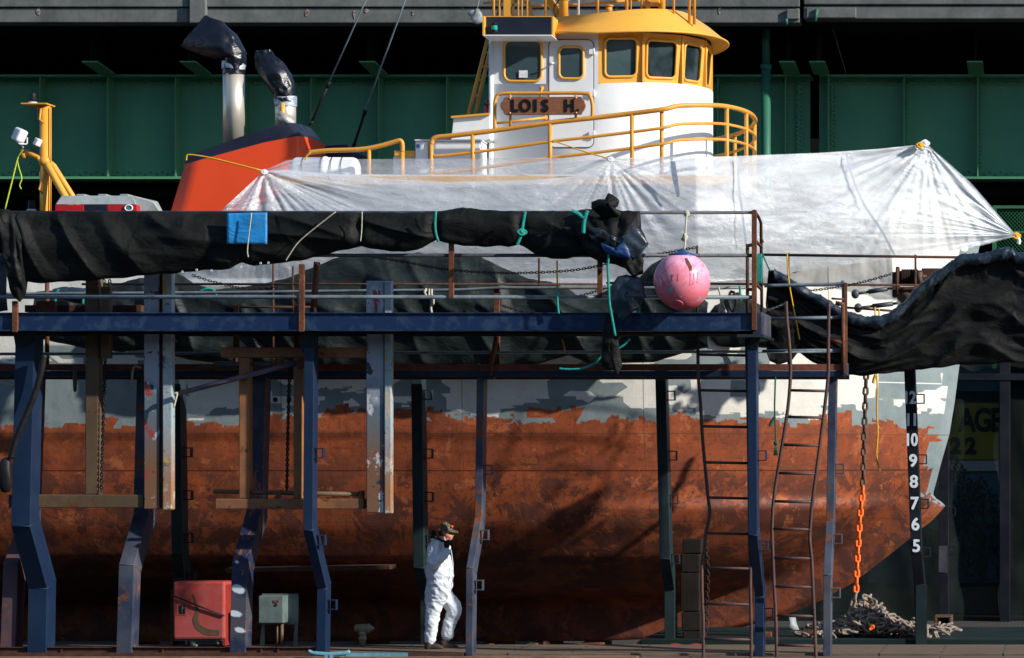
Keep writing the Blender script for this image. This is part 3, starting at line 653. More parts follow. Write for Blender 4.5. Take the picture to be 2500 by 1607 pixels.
def rrect(u0, u1, v0, v1, ru, rv, n=6):
    out = []
    for cx, cy, a0 in ((u1 - ru, v1 - rv, 0), (u0 + ru, v1 - rv, 90), (u0 + ru, v0 + rv, 180), (u1 - ru, v0 + rv, 270)):
        for k in range(n + 1):
            a = R(a0 + 90 * k / n); out.append((cx + ru * math.cos(a), cy + rv * math.sin(a)))
    return out
def bil(c, u, v): return (c[0] * (1 - u) + c[1] * u) * (1 - v) + (c[3] * (1 - u) + c[2] * u) * v
band = MB()
def panel(c, hole, r=.09, glassmat='glass', solid=True):
    w = (c[1] - c[0]).length; h = (c[3] - c[0]).length
    hp = rrect(*hole, r / w, r / h); n = len(hp); nor = (c[1] - c[0]).cross(c[3] - c[0]).normalized()
    if nor.y > 0 and c[0].y < YC: nor = -nor
    if c[0].y > YC + .5 and nor.y < 0: nor = -nor
    # outer points matched by angle to rectangle border
    outer = []
    for (u, v) in hp:
        du, dv = u - .5, v - .5; k = .5 / max(abs(du), abs(dv)); outer.append((.5 + du * k, .5 + dv * k))
    P_o = [bil(c, u, v) for u, v in outer]; P_h = [bil(c, u, v) for u, v in hp]
    if solid:
        band.add(P_o + P_h + [p - nor * .06 for p in P_h], [(i, (i + 1) % n, n + (i + 1) % n, n + i) for i in range(n)] + [(n + i, n + (i + 1) % n, 2 * n + (i + 1) % n, 2 * n + i) for i in range(n)])
        band.add([bil(c, u, v) for u, v in ((0, 0), (1, 0), (1, 1), (0, 1))] + P_o[:0], [])
    fr = MB(); fr.tube([p + nor * .008 for p in P_h], .022, 8, True)
    wf = fr.build('window', M['yellow'], tug)
    g = MB(); g.add([p - nor * .03 if solid else p + nor * .006 for p in P_h], [list(range(n))]); g.build('pane', M[glassmat], wf)
    return wf
holes = {0: (.145, .86, .13, .885), 1: (.09, .86, .11, .86), 2: (.10, .84, .10, .85)}
for i in range(len(ts) - 1):
    ta, tb = ts[i], ts[i + 1]; A, B = ptcurve(ta, .06), ptcurve(tb, .06); A2, B2 = ptcurve(ta, .005), ptcurve(tb, .005)
    if i == 0: A = ptcurve(0, .0); A2 = ptcurve(0, 0)
    f = lambda p, z0, z1, t: Vector((p.x, p.y, lerp(z0, z1, math.sin(t))))
    c = [f(A, zb0, zb1, ta), f(B, zb0, zb1, tb), f(B2, zt, zt + .06, tb), f(A2, zt, zt + .06, ta)]
    if i <= 2: panel(c, holes[i], r=.085, glassmat='glasslight' if i == 0 else 'glass')
    elif i == 3: panel(c, (.1, .9, .12, .87))
    else:
        panel([c[1], c[0], c[3], c[2]], (.12, .88, .12, .87))
    # sill fill + rib
for t_ in ts[1:-1]:
    a, b = ptcurve(t_, .075), ptcurve(t_, -.005); s_ = math.sin(t_)
    q0 = [Vector((p.x, p.y, lerp(zb0, zb1, s_))) for p in (a, b)]; q1 = [Vector((p.x, p.y, zt + .05 * s_)) for p in (a, b)]
    band.bar((q0[0] + q0[1]) / 2, (q1[0] + q1[1]) / 2, .035, .08, (b - a))
band.build('window_band', M['yellow'], tug)
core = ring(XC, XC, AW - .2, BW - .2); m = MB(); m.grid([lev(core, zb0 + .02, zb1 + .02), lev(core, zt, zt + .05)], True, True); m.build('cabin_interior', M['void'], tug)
# visor
XB = WX(1350, 44.15)
bot = ring(XB, WX(1461, 44.15), WX(1776, 46) - WX(1461, 44.15), YC - 44.15, p=.92)
tp = ring(WX(1350, 44.62), WX(1500, 44.6), WX(1692, 46) - WX(1500, 44.6), 1.38, p=.85)
def ztop(p): return lerp(WZ(41, 44.6), WZ(11, 44.6), min(1, (p.x - XB) / 1.9)) + .0
bl = [Vector((p.x, p.y, lerp(9.232, 9.35, p.z))) for p in bot]; tl_ = [Vector((p.x, p.y, ztop(p) + .02 * p.z)) for p in tp]
mid = [(a * .5 + b * .5) + Vector((0, 0, .02)) for a, b in zip(bl, tl_)]
inn = [Vector((p.x, p.y, lerp(9.262, 9.36, p.z))) for p in ring(XB, XC, AW - .03, BW - .03)]
m = MB(); m.grid([inn, [p + Vector((0, 0, .0)) for p in bl]], True, True); m.build('visor_soffit', M['yellow'], tug)
m = MB(); m.grid([bl, mid, tl_], True, True); m.add(tl_, [list(range(len(tl_)))]); m.tube(bl, .018, 6); m.build('roof_visor', M['yellow'], tug)
MB().box(XL - .05, XB, YC - BW - .1, YC + BW + .1, 9.262, 9.40).build('wheelhouse_roof', M['offwhite'], tug, .01)
m = MB(); m.pbox(1183, 1346.5, 42, 84.5, 44.0, .06); m.build('side_light_screen', M['navy'], tug, .01)
m = MB(); m.pbox(1179, 1348, 85, 88.5, 43.82, .7); m.build('screen_shelf', M['white'], tug, .01)
m = MB(); m.pbox(1178, 1181.5, 39, 86, 43.85, .3); m.pbox(1347, 1351, 40, 86, 44.0, .4); m.pbox(1181.6, 1347, 39.5, 41.6, 44.0, .08); m.build('screen_edge', M['yellow'], tug)
m = MB(); c = W(1207, 80, 43.93); m.lathe(c, [(.055, 0), (.055, .03), (.04, .035), (.04, .11), (.052, .115), (.052, .14), (.03, .15), (.0, .155)], 14)
sl = m.build('side_light', M['black'], tug); MB().lathe(c, [(.045, .036), (.047, .05), (.047, .095), (.045, .108)], 14).build('lens', M['greensea'], sl)
# flat wall windows, door
Yw = 44.4
def wallc(px0, px1, y0, y1, Y=Yw): return [W(px0, y1, Y), W(px1, y1, Y), W(px1, y0, Y), W(px0, y0, Y)]
wf = panel(wallc(1228, 1325, 95, 202, Yw - .003), (.03, .97, .03, .97), .11, 'glasslight', False)
m = MB(); m.pbox(1267, 1288, 172, 190, Yw - .03, .004); m.build('paper_notice', M['lampwhite'], tug)
dr = MB(); pts = [(WX(1341 + u * 108, Yw - .0), WZ(360 - v * 262, Yw)) for u, v in rrect(0, 1, 0, 1, .13, .055)]
dr.prism(pts, Yw - .018, Yw + .02); door = dr.build('door', M['white'], tug, .006)
g = MB(); g.tube([Vector((x, Yw - .006, z)) for x, z in pts], .011, 6, True); g.build('door_seal', M['black'], door)
panel(wallc(1363, 1426, 112, 195, Yw - .022), (.03, .97, .03, .97), .09, 'glasslight', False)
m = MB()
for y in (125, 228, 328): m.pbox(1438, 1452, y - 7, y + 7, Yw - .06, .045); m.cyl(W(1450, y - 9, Yw - .05), W(1450, y + 9, Yw - .05), .014)
m.build('hinge', M['white'], door)
m = MB(); m.tube([W(1352, 154, Yw - .02), W(1350, 154, Yw - .12), W(1341, 156, Yw - .12)], .014, 6); m.build('door_handle', M['white'], door)
m = MB(); m.tube([W(1322, 216, Yw), W(1322, 216, Yw - .14), W(1320, 238, Yw - .14)], .02, 8); m.ball(W(1322, 216, Yw - .02), .04, .02, .04)
m.tube([W(1332, 288, Yw), W(1328, 288, Yw - .16), W(1213, 301, Yw - .5)], .02, 8); m.ball(W(1331, 288, Yw - .02), .04, .02, .04); m.build('grab_rail', M['yellowrail'], tug)
# rails
def rail(paths, r, name='rail', mat='yellowrail', parent=tug, n=8):
    m = MB()
    for p in paths: m.tube(p, r, n)
    return m.build(name, M[mat], parent)
YR = 43.4
def railring(zs_near, dz, npts=16):
    out = []
    for k in range(npts + 1):
        t = math.pi * k / npts * .9
        out.append(Vector((-6.45 + 1.45 * math.sin(t) ** .9, YC - 2.6 * math.cos(t), zs_near - .06 * max(0, 1 - t / .9) + .15 * math.sin(t))))
    return out
top_px = [(1053, 352), (1057, 340), (1070, 335), (1100, 332), (1208, 319), (1341, 300), (1442, 289), (1544, 277), (1620, 267)]
tr = catmull([W(x, y, YR) for x, y in top_px], 4); zr_ = WZ(260, YR) + .01
ringp = [p for p in railring(zr_, 0) if VX + F * p.x / p.y > 1625]
rail([catmull(tr[::4] + ringp, 4)], .038, 'top_rail')
for dy0, dy1 in ((47, 45), (88, 84)):
    pp = [W(x, y + lerp(dy0, dy1, (x - 1053) / 600), YR) for x, y in [(1053, 335)] + top_px[3:]]
    rp = [p - Vector((0, 0, dy1 * YR / F)) for p in ringp]; rail([catmull(pp + rp, 4)], .024, 'middle_rail')
for px in (1053, 1154, 1343, 1543):
    rail([[W(px, pl(top_px, px) + 2 if px > 1060 else 350, YR), W(px, 440, YR)]], .032, 'stanchion')
for t in (.2, .95, 1.32, 1.9, 2.5):
    p = Vector((-6.45 + 1.45 * math.sin(t) ** .9, YC - 2.6 * math.cos(t), zr_ - .06 * max(0, 1 - t / .9) + .15 * math.sin(t))); rail([[p, Vector((p.x, p.y, 6.85))]], .032, 'stanchion')
lr = catmull([W(x, y, YR) for x, y in [(752, 373), (800, 368), (880, 365), (930, 356), (965, 346), (977, 344), (982, 352), (982, 372)]], 4)
rail([lr, [W(982, 372, YR), W(982, 468, YR)]], .036, 'top_rail'); rail([[W(901, 366, YR), W(901, 440, YR)]], .03, 'stanchion')
# name board on its own hoop
Yn = 43.32
rail([catmull([W(x, y, YR) for x, y in [(1208, 318), (1208, 255), (1212, 238), (1226, 229), (1300, 228), (1425, 228), (1440, 236), (1446, 255), (1446, 288)]], 5)], .028, 'name_board_hoop')
rail([[W(1246, 231, YR), W(1246, 312, YR)], [W(1406, 231, YR), W(1406, 292, YR)]], .022, 'name_board_strut')
out = [(1221, 258), (1223, 250), (1228, 246), (1230, 240), (1234, 237), (1419, 236), (1422, 241), (1426, 246), (1430, 258), (1426, 269), (1422, 273), (1420, 279), (1416, 280), (1234, 281), (1230, 277), (1228, 271), (1223, 266)]
nb = MB().prism([(WX(x, Yn), WZ(y, Yn)) for x, y in out], Yn, Yn + .045).build('name_board', M['wood'], tug, .008)
m = MB()
for ch, px in (('L', 1257), ('O', 1282.5), ('I', 1307), ('S', 1331), ('H', 1390), ('.', 1410)):
    m = MB(); write_bold(m, ch, .252, W(px, 272, Yn - .004), .010, sx=.86 if ch != 'I' else 1, depth=.003); m.build('letter', M['black'], nb)
m = MB()
for x, y in ((1245, 240), (1245, 276), (1406, 239), (1407, 275)): m.ball(W(x, y, Yn - .005), .014, .01, .014, 8, 5)
m.build('bolt', M['steel'], nb)
# lockers aft of wheelhouse
m = MB(); m.box(WX(1014, 43.9), WX(1173, 43.9), 43.9, 45.2, WZ(425, 43.9), WZ(345, 43.9)); a = m.build('deck_locker', M['white'], tug, .015)
MB().box(WX(1012, 43.88), WX(1175, 43.88), 43.87, 45.22, WZ(344.8, 43.9), WZ(341, 43.9)).build('locker_lid', M['offwhite'], a, .008)
MB().pbox(1046, 1050, 346, 400, 43.87, .04).build('locker_gap', M['navy'], a)
MB().pbox(1016, 1024, 353, 361, 43.885, .01).build('blue_sticker', M['bluepatch'], a)
m = MB(); m.hexa([(WX(1100, 44.3), 44.3, WZ(342, 44)), (WX(1196, 44.3), 44.3, WZ(342, 44)), (WX(1196, 44.3), 45.6, WZ(342, 44)), (WX(1100, 44.3), 45.6, WZ(342, 44)), (WX(1107, 44.3), 44.3, WZ(288, 44.3)), (WX(1196, 44.3), 44.3, WZ(280, 44.3)), (WX(1196, 44.3), 45.6, WZ(280, 44.3)), (WX(1107, 44.3), 45.6, WZ(288, 44.3))])
b_ = m.build('raised_locker', M['white'], tug, .01)
MB().bar(W(1102, 286.5, 44.27), W(1196, 278.5, 44.27), .06, .03, (0, 0, 1)).build('locker_trim', M['yellow'], b_)
MB().pbox(962, 1012, 368, 381, 44.0, .5).build('yellow_step', M['yellow'], tug, .01); MB().pbox(960, 1015, 382, 425, 44.1, .5).build('low_bench', M['offwhite'], tug, .01)
# ladder + lifejacket
rail([[W(1143, 282, 44.9), W(1192, 90, 44.9)], [W(1160, 280, 45.3), W(1197, 120, 45.3)]], .03, 'ladder_stile')
rail([[W(1143 + 49 * k, 282 - 192 * k, 44.9), W(1160 + 49 * k, 282 - 192 * k, 45.3)] for k in (.25, .45, .62, .8)], .02, 'ladder_rung')
# roof gear, cut by the top of the picture
Yr = 45.0
for px, r in ((1205, .022), (1219, .018), (1265, .016), (1274, .016), (1287, .016), (1332, .024), (1459, .022), (1530, .026), (1540, .015), (1567, .022), (1645, .018), (1683, .022), (1695, .025)):
    rail([[W(px, 60, Yr), W(px, -160, Yr)]], r, 'roof_post')
m = MB(); m.pbox(1228, 1252, -160, 44, 45.2, .16); m.build('antenna_mast', M['yellow'], tug, .01)
m = MB(); m.cyl(W(1376, 46, 45), W(1376, -160, 45), .072); m.cyl(W(1376, 2, 45), W(1376, -1, 45), .085); m.cyl(W(1368, 44, 45.1), W(1290, -80, 45.4), .07)
for s_ in (-14, 14): m.hexa([W(1376 + s_, 46, 44.98), W(1376, 46, 44.98), W(1376, 46, 45.02), W(1376 + s_, 46, 45.02), W(1376 + s_ * .6, 14, 44.98), W(1376, 14, 44.98), W(1376, 14, 45.02), W(1376 + s_ * .6, 14, 45.02)])
m.build('mast_leg', M['yellow'], tug); m = MB(); m.cyl(W(1581, 40, 45), W(1581, -160, 45), .04); m.build('mast_leg', M['yellow'], tug); m = MB(); m.cyl(W(1616, 40, 45), W(1616, -160, 45), .055); m.build('mast_leg', M['yellow'], tug)
m = MB(); m.tube([W(1180, 8, 45.4), W(1270, 0, 45.4), W(1300, 16, 45.4), W(1400, 12, 45.4), W(1590, -2, 45.4)], .02); m.tube([W(1290, 5, 45.3), W(1300, 42, 45.3)], .03)
m.cyl(W(1487, 32, 45), W(1487, 15, 45), .05); m.cyl(W(1487, 16, 45), W(1487, 13, 45), .07); m.build('roof_pipework', M['yellowrail'], tug)
m = MB(); m.pbox(1585, 1608, -4, 5, 44.8, .4); m.build('roof_box', M['yellow'], tug)
m = MB(); m.cyl(W(1412, 40, 44.8), W(1412, -160, 44.8), .02); m.build('white_antenna', M['lampwhite'], tug)
m = MB(); m.tube(catmull([W(1358, 42, 44.7), W(1352, 20, 44.7), W(1364, 0, 44.7), W(1366, -30, 44.7)], 5), .01, 5); m.tube(catmull([W(1252, 42, 45), W(1248, 20, 45), W(1268, -5, 45)], 5), .008, 5); m.tube(catmull([W(1213, 38, 45), W(1222, 10, 45), W(1228, -20, 45)], 4), .012, 5); m.build('roof_cable', M['black'], tug)
# funnel
fl_bot = dict(l=412, c=735, t=806, z=560); 
def fring(l, c, tpx_, zfun, b=.85, n=14):
    xl, xc, xt = WX(l, YC - b), WX(c, YC - b), WX(tpx_, YC); pts = [Vector((xl, YC - b, 0))]
    for i in range(1, 7): pts.append(Vector((lerp(xl, xc, i / 7), YC - b, 0)))
    for k in range(n + 1):
        t = math.pi * k / n; pts.append(Vector((xc + (xt - xc) * math.sin(t), YC - b * math.cos(t), 0)))
    for i in range(6, 0, -1): pts.append(Vector((lerp(xl, xc, i / 7), YC + b, 0)))
    pts.append(Vector((xl, YC + b, 0)))
    for p in pts:
        pxx = VX + F * p.x / (YC - b); p.z = zfun(pxx)
    return pts
fb = lambda y: (lambda px: WZ(y, 45.15))
zmid = lambda px: WZ(pl([(440, 404), (640, 349), (743, 329), (800, 325)], px), 45.15)
ztp = lambda px: WZ(pl([(440, 388), (456, 380), (540, 351), (620, 321), (718, 295), (745, 293), (800, 291)], px), 45.15)
r0 = fring(398, 728, 806, fb(580)); r1 = fring(452, 722, 776, zmid); r2 = fring(456, 700, 752, ztp, .78)
m = MB(); m.grid([r0, [a.lerp(b, .5) for a, b in zip(r0, r1)], r1], True, True); fu = m.build('funnel', M['red'], tug)
m = MB(); m.grid([r1, r2], True, True); m.add(r2, [list(range(len(r2)))]); m.build('funnel_top', M['navy'], tug)
m = MB(); m.cyl(W(571, 350, YC), W(571, 165, YC), .171, 28); m.build('exhaust_pipe', M['steel'], tug)
m = MB(); m.cyl(W(697, 320, YC), W(697, 236, YC), .165, 28); m.build('exhaust_pipe', M['steel'], tug)
m = MB(); m.cyl(W(715, 305, 45.6), W(680, 280, 45.6), .07, 20); m.build('angled_vent', M['steel'], tug)
m = MB(); m.cyl(W(690, 300, 45.75), W(690, 252, 45.75), .035); m.build('whistle_pipe', M['yellow'], tug)
# second low funnel casing behind (dark) with white hump
m = MB(); m.prism([(WX(x, 47), WZ(y, 47)) for x, y in ((785, 378), (800, 362), (862, 358), (876, 375), (884, 420), (785, 420))], 46.6, 47.6); m.build('vent_casing', M['navy'], tug, .02)
# ---- aft mast
YM = 46
mm = MB(); mm.cyl(W(110, 700, YM), W(110, 258, YM), .08, 18); mm.build('aft_mast', M['yellow'], tug)
mm = MB(); mm.tube([W(112, 392, YM), W(118, 408, YM - .1), W(162, 485, YM - .3), W(200, 560, YM - .4)], .058, 10); mm.tube([W(118, 396, YM + .1), W(130, 405, YM + .1), W(178, 482, YM + .2), W(215, 560, YM + .2)], .05, 10); mm.ball(W(110, 395, YM - .02), .1); mm.build('mast_brace', M['yellow'], tug)
mm = MB(); mm.tube([W(104, 398, YM - .05), W(92, 385, YM - .05), W(60, 371, YM - .05)], .042, 8); mm.cyl(W(57, 366, YM - .05), W(57, 386, YM - .05), .045); mm.tube([W(100, 265, YM - .1), W(96, 292, YM - .16), W(108, 300, YM - .1)], .018, 6); mm.tube([W(108, 425, YM - .1), W(95, 462, YM - .15), W(104, 472, YM - .1)], .018, 6)
mm.tube([W(124, 262, YM - .05), W(124, 520, YM - .05)], .012, 6); mm.build('mast_fitting', M['yellowrail'], tug)
mm = MB(); mm.box(WX(62, YM), WX(124, YM), YM - .2, YM + .2, WZ(258, YM), WZ(255, YM)); mm.hexa([W(76, 258, YM - .03), W(100, 270, YM - .03), W(100, 270, YM + .03), W(76, 258, YM + .03), W(76, 257, YM - .03), W(120, 257, YM - .03), W(120, 257, YM + .03), W(76, 257, YM + .03)]); mm.build('mast_platform', M['yellow'], tug)
def lantern(px, y1, y0, Y=YM):
    c = W(px, y1, Y); h = (y1 - y0) * Y / F; m = MB(); m.lathe(c, [(.07, 0), (.07, .02), (.055, .025), (.055, h - .01), (.05, h)], 14); l = m.build('mast_light', M['black'], tug)
    MB().lathe(c + Vector((0, 0, -.004)), [(.075, 0), (.075, .02), (.058, .03)], 14).build('light_collar', M['lampwhite'], l)
lantern(80, 253, 228); lantern(77, 515, 490)
mm = MB(); mm.hexa([W(33, 316, YM - .4), W(64, 326, YM - .25), W(64, 326, YM), W(36, 314, YM - .05), W(35, 314, YM - .4), W(66, 326, YM - .25), W(66, 326, YM), W(38, 314, YM)]) if 0 else None
mm.box(-.09, .09, -.1, .06, -.1, .11); R3 = Matrix.Rotation(R(24), 4, 'Y') @ Matrix.Rotation(R(-35), 4, 'Z')
mm.v = [tuple(R3 @ Vector(v) + W(50, 332, YM - .15)) for v in mm.v]; fl_ = mm.build('floodlight', M['lampwhite'], tug, .03)
mm = MB(); mm.cyl(W(52, 346, YM - .15), W(57, 366, YM - .05), .02); mm.tube([W(40, 345, YM - .2), W(48, 352, YM - .2), W(66, 352, YM - .1), W(66, 336, YM - .1)], .014, 6); mm.build('lamp_bracket', M['offwhite'], fl_)
mm = MB(); mm.box(-.045, .045, -.06, .04, -.06, .06); mm.v = [tuple(R3 @ Vector(v) + W(93, 348, YM - .12)) for v in mm.v]; mm.build('floodlight', M['lampwhite'], tug, .015)
mm = MB(); mm.tube(catmull([W(78, 395, 45.8), W(70, 404, 45.8), W(76, 416, 45.8), W(94, 420, 45.8), W(98, 405, 45.8)], 6), .008, 5); mm.tube(catmull([W(66, 352, 45.8), W(80, 362, 45.7), W(98, 380, 45.9)], 6), .006, 5); mm.tube(catmull([W(90, 262, 45.8), W(90, 280, 45.8), W(92, 295, 45.8)], 4), .012, 5); mm.build('mast_cable', M['black'], tug)
# rigging wires
def wire(a, b, c, Y0, Y1):
    m = MB(); A, B, C_ = W(*a, Y0), W(*b, lerp(Y0, Y1, .6)), W(*c, Y1)
    m.tube([A, B], .013, 6); w = m.build('stay_wire', M['pipe'], tug)
    m = MB(); k = .5; m.tube([B, B.lerp(C_, .12)], .035, 8); m.tube([B.lerp(C_, .12), B.lerp(C_, .9)], .024, 8); m.tube([B.lerp(C_, .9), C_], .034, 8); m.build('turnbuckle', M['black'], w)
wire((925, -70), (804, 200), (757, 305), 44.8, 45.4); wire((1015, -70), (892, 270), (862, 362), 45.2, 46.6)
# ------------------------------------------------------------------ dock posts
def post(label, pts, wpx, d, mat, clips=(), mats2=None, name='bent_post', group='steel posts along the dry dock', zbot=None):
    c0 = W(pts[-1][1], pts[-1][0], pts[-1][2]); th = thing(name, label, 'post', c0, group)
    P_ = []
    for py, px, Y in pts: P_.append((WX(px, Y), Y, WZ(py, Y), wpx * Y / F))
    m = MB(); rows = []
    for i, (x, y, z, w) in enumerate(P_):
        oz = 0
        if 0 < i < len(P_) - 1:
            t1 = Vector((0, y - P_[i - 1][1], z - P_[i - 1][2])).normalized(); t2 = Vector((0, P_[i + 1][1] - y, P_[i + 1][2] - z)).normalized(); n = t1 + t2
            oz = -d * n.y / n.z
        rows.append([Vector((x, y, z)), Vector((x + w, y, z)), Vector((x + w, y + d, z + oz)), Vector((x, y + d, z + oz))])
    m.grid(rows, False, True); m.add(rows[0], [(0, 1, 2, 3)]); m.add(rows[-1], [(0, 1, 2, 3)])
    m.build('column', M[mat], th, .006)
    k = MB()
    for i in range(1, len(rows) - 1):     # weld seams
        k.tube([rows[i][0], rows[i][1], rows[i][2]], .006, 5)
    if len(rows) > 2: k.build('weld_seam', M[mat], th)
    for (py, side) in clips:
        for i in range(len(pts) - 1):
            if pts[i][0] <= py <= pts[i + 1][0]:
                u = (py - pts[i][0]) / (pts[i + 1][0] - pts[i][0]); px = lerp(pts[i][1], pts[i + 1][1], u); Y = lerp(pts[i][2], pts[i + 1][2], u)
        x = WX(px, Y) + (wpx * Y / F if side > 0 else 0); z = WZ(py, Y); s = .115; yy = Y + d * .45; q = MB()
        a = x + side * .005
        q.box(min(a, a + side * s), max(a, a + side * s), yy - .05, yy + .05, z + s * .5, z + s * .5 + .016); q.box(min(a, a + side * s), max(a, a + side * s), yy - .05, yy + .05, z - s * .6, z - s * .6 + .016)
        e = a + side * s; q.box(min(e, e - side * .016), max(e, e - side * .016), yy - .05, yy + .05, z - s * .6 + .0165, z + s * .5 - .0005)
        q.build('cleat_loop', M[mat], th, .003)
    return th
BF, FF = 38.65, 39.25
post('tallest dark blue bent post at the far left edge of the dock', [(800, 38, BF), (1285, 27, BF), (1437, 69, FF), (1640, 65, FF)], 46, .36, 'blue')
post('dusty purple post showing behind the far left blue post', [(860, 60, 39.9), (1278, 44, 39.85), (1376, 8, FF + .1), (1640, -2, FF + .1)], 36, .3, 'purple')
p2 = post('bent post with blue and orange primer stains left of the red fibreglass box', [(905, 334, 39.85), (1258, 325, 39.85), (1379, 290, FF), (1640, 282, FF)], 37, .3, 'bluegrey')
p4 = post('bent post splashed with white paint between the red box and the grey cabinet', [(905, 610, 39.85), (1246, 601, 39.85), (1377, 566, FF), (1640, 559, FF)], 38, .3, 'splashpost')
post('slim dark blue bent post right of the grey electrical cabinet', [(805, 743, BF), (1295, 740, BF), (1438, 774, FF), (1640, 771, FF)], 23, .25, 'blue', [(1107, 1), (1320, 1), (1478, 1)])
post('blue bent post just right of the worker in white', [(912, 1164, 39.75), (1262, 1159, 39.75), (1387, 1138, FF - .05), (1640, 1136, FF - .05)], 17, .26, 'bluegrey', [(1148, 1), (1307, 1), (1430, 1)])
post('thick blue bent post carrying the right end of the upper platform', [(815, 1824, BF), (1307, 1827, BF), (1457, 1843, FF), (1640, 1841, FF)], 22, .28, 'blue', [(1113, 1), (1333, 1), (1498, 1)])
post('blue bent post with rust scabs right of the wavy ladder', [(912, 2023, 39.75), (1270, 2017, 39.75), (1404, 2010, FF), (1640, 2009, FF)], 19, .26, 'bluegrey', [(1145, 1), (1317, 1), (1449, 1)])
post('dark green post standing behind the red fibreglass box', [(925, 413, 41.0), (1353, 419, 41.0), (1412, 424, 41.4), (1592, 424, 41.4)], 26, .3, 'darkpost', [(1105, 1), (1210, 1), (1315, 1), (1412, 1)], name='dock_post')
post('dark green grey post directly behind the worker in white', [(900, 1003, 41.0), (1387, 1009, 41.0), (1465, 1026, 41.35), (1592, 1026, 41.35)], 26, .3, 'darkpost', [(964, 1), (1108, 1), (1214, 1), (1320, 1)], name='dock_post')
post('dark grey post between the worker and the wavy ladders', [(900, 1599, 41.0), (1365, 1611, 41.0), (1443, 1622, 41.4), (1592, 1622, 41.4)], 25, .3, 'darkpost', [(966, 1), (1113, 1), (1220, 1), (1366, 1)], name='dock_post')
p11 = post('black post stencilled with white draught numbers 5 to 12 near the bow', [(790, 2203, 41.0), (1347, 2224, 41.0), (1428, 2231, 41.2), (1600, 2237, 41.2)], 26, .28, 'blackpost', [(974, 1), (1122, 1), (1231, 1), (1350, 1)], name='dock_post')
m = MB(); MB().pbox(2236, 2263, 1428, 1592, 41.19, .005).build('lower_sleeve', M['darkpost'], p11)
for s_, py in (('12', 970), ('11', 1024), ('10', 1073), ('9', 1124), ('8', 1175), ('7', 1228), ('6', 1279), ('5', 1332)):
    pc = 2203 + (py - 790) / 557 * 21 + 13
    write_bold(m, s_, .245, W(pc + .5, py + 15, 40.992), .008, sx=.98 if len(s_) == 1 else .80, spacing=.95, depth=.0003)
m.build('draught_number', M['numwhite'], p11)
th = post('thin black post on the far side behind the tip of the bow', [(1080, 2293, 50), (1340, 2292, 50), (1400, 2292, 50), (1535, 2294, 50)], 23, .3, 'blackpost', [(1165, 1), (1250, 1), (1345, 1)], name='dock_post')
m = MB(); m.pbox(2292, 2313, 1333, 1398, 49.99, .006); m.build('grey_patch', M['darkpipe'], th)
# ------------------------------------------------------------------ upper platform
up = thing('upper_work_platform', 'long blue beamed work platform with pipe rails under the rolled black tarp', 'platform', W(900, 808, 38.4))
YU = 38.4
m = MB(); m.pbox(-400, 1836, 766, 806, YU, .02); m.box(WX(-400, YU), WX(1836, YU), YU - .03, YU + .3, WZ(766, YU), WZ(763.5, YU)); m.box(WX(-400, YU), WX(1836, YU), YU - .05, YU + .3, WZ(808.5, YU), WZ(806, YU)); m.build('edge_beam', M['bluebeam'], up, .004)
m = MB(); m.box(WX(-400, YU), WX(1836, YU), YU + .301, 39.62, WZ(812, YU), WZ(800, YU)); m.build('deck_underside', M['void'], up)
m = MB(); m.box(WX(-400, YU), WX(1836, YU), YU + .31, 39.6, WZ(799.5, YU), WZ(795, YU)); m.build('deck_boards', M['darkrust'], up)
m = MB(); m.box(WX(1837, YU), WX(1860, YU), YU, 39.6, WZ(816, YU), WZ(762, YU)); m.build('end_beam', M['bluegrey'], up, .006)
m = MB(); m.box(WX(1800, YU), WX(1866, YU), YU - .07, 39.65, WZ(824, YU), WZ(817, YU)); m.hexa([W(1829, 862, BF + .02), W(1846, 862, BF + .02), W(1846, 862, BF + .2), W(1829, 862, BF + .2), W(1832, 825, BF - .1), W(1856, 825, BF - .1), W(1856, 825, BF + .3), W(1832, 825, BF + .3)]); m.build('corner_bracket', M['darkpost'], up, .004)
for px in (40, 738):
    MB().hexa([W(px, 860, BF + .03), W(px + 26, 860, BF + .03), W(px + 26, 860, BF + .2), W(px, 860, BF + .2), W(px - 8, 812, BF - .1), W(px + 44, 812, BF - .1), W(px + 44, 812, BF + .3), W(px - 8, 812, BF + .3)]).build('corner_bracket', M['darkpost'], up, .004)
for px0, px1, y0, y1, mt in ((29, 42, 735, 811, 'rust'), (729, 742, 645, 810, 'rust'), (1095, 1107, 575, 728, 'rust'), (1458, 1470, 636, 728, 'rust'), (1835, 1847, 513, 806, 'rust')):
    MB().pbox(px0, px1, y0, y1, YU - .06, .055).build('rail_post', M[mt], up, .004)
MB().cyl(W(774, 640, 38.9), W(765, 764, 38.9), .045).build('rail_brace', M['rust'], up)
rail([[W(-400, 519, YU), W(1838, 519, YU)]], .022, 'top_rail', 'darkpipe', up); rail([[W(-400, 623, YU - .01), W(1836, 624, YU - .01)]], .025, 'middle_rail', 'darkpipe', up)
rail([[W(-400, 725, YU - .02), W(1836, 726, YU - .02)]], .027, 'lower_rail', 'pipe', up)
rail([[W(1842, 515, YU + .04), W(1853, 532, YU + .3), W(1858, 545, YU + .5), W(1860, 780, YU + .5)], [W(1842, 585, YU), W(1858, 602, YU + .5)], [W(1842, 690, YU), W(1859, 707, YU + .5)]], .022, 'end_gate', 'darkrust', up)
rail([[W(1825, 600, 38.7), W(1842, 597, 38.7)], [W(1825, 596, 38.7), W(1825, 766, 38.7)], [W(1825, 706, 38.7), W(1842, 708, 38.7)], [W(1858, 590, 38.9), W(1864, 588, 38.9)]], .024, 'end_gate', 'darkrust', up)
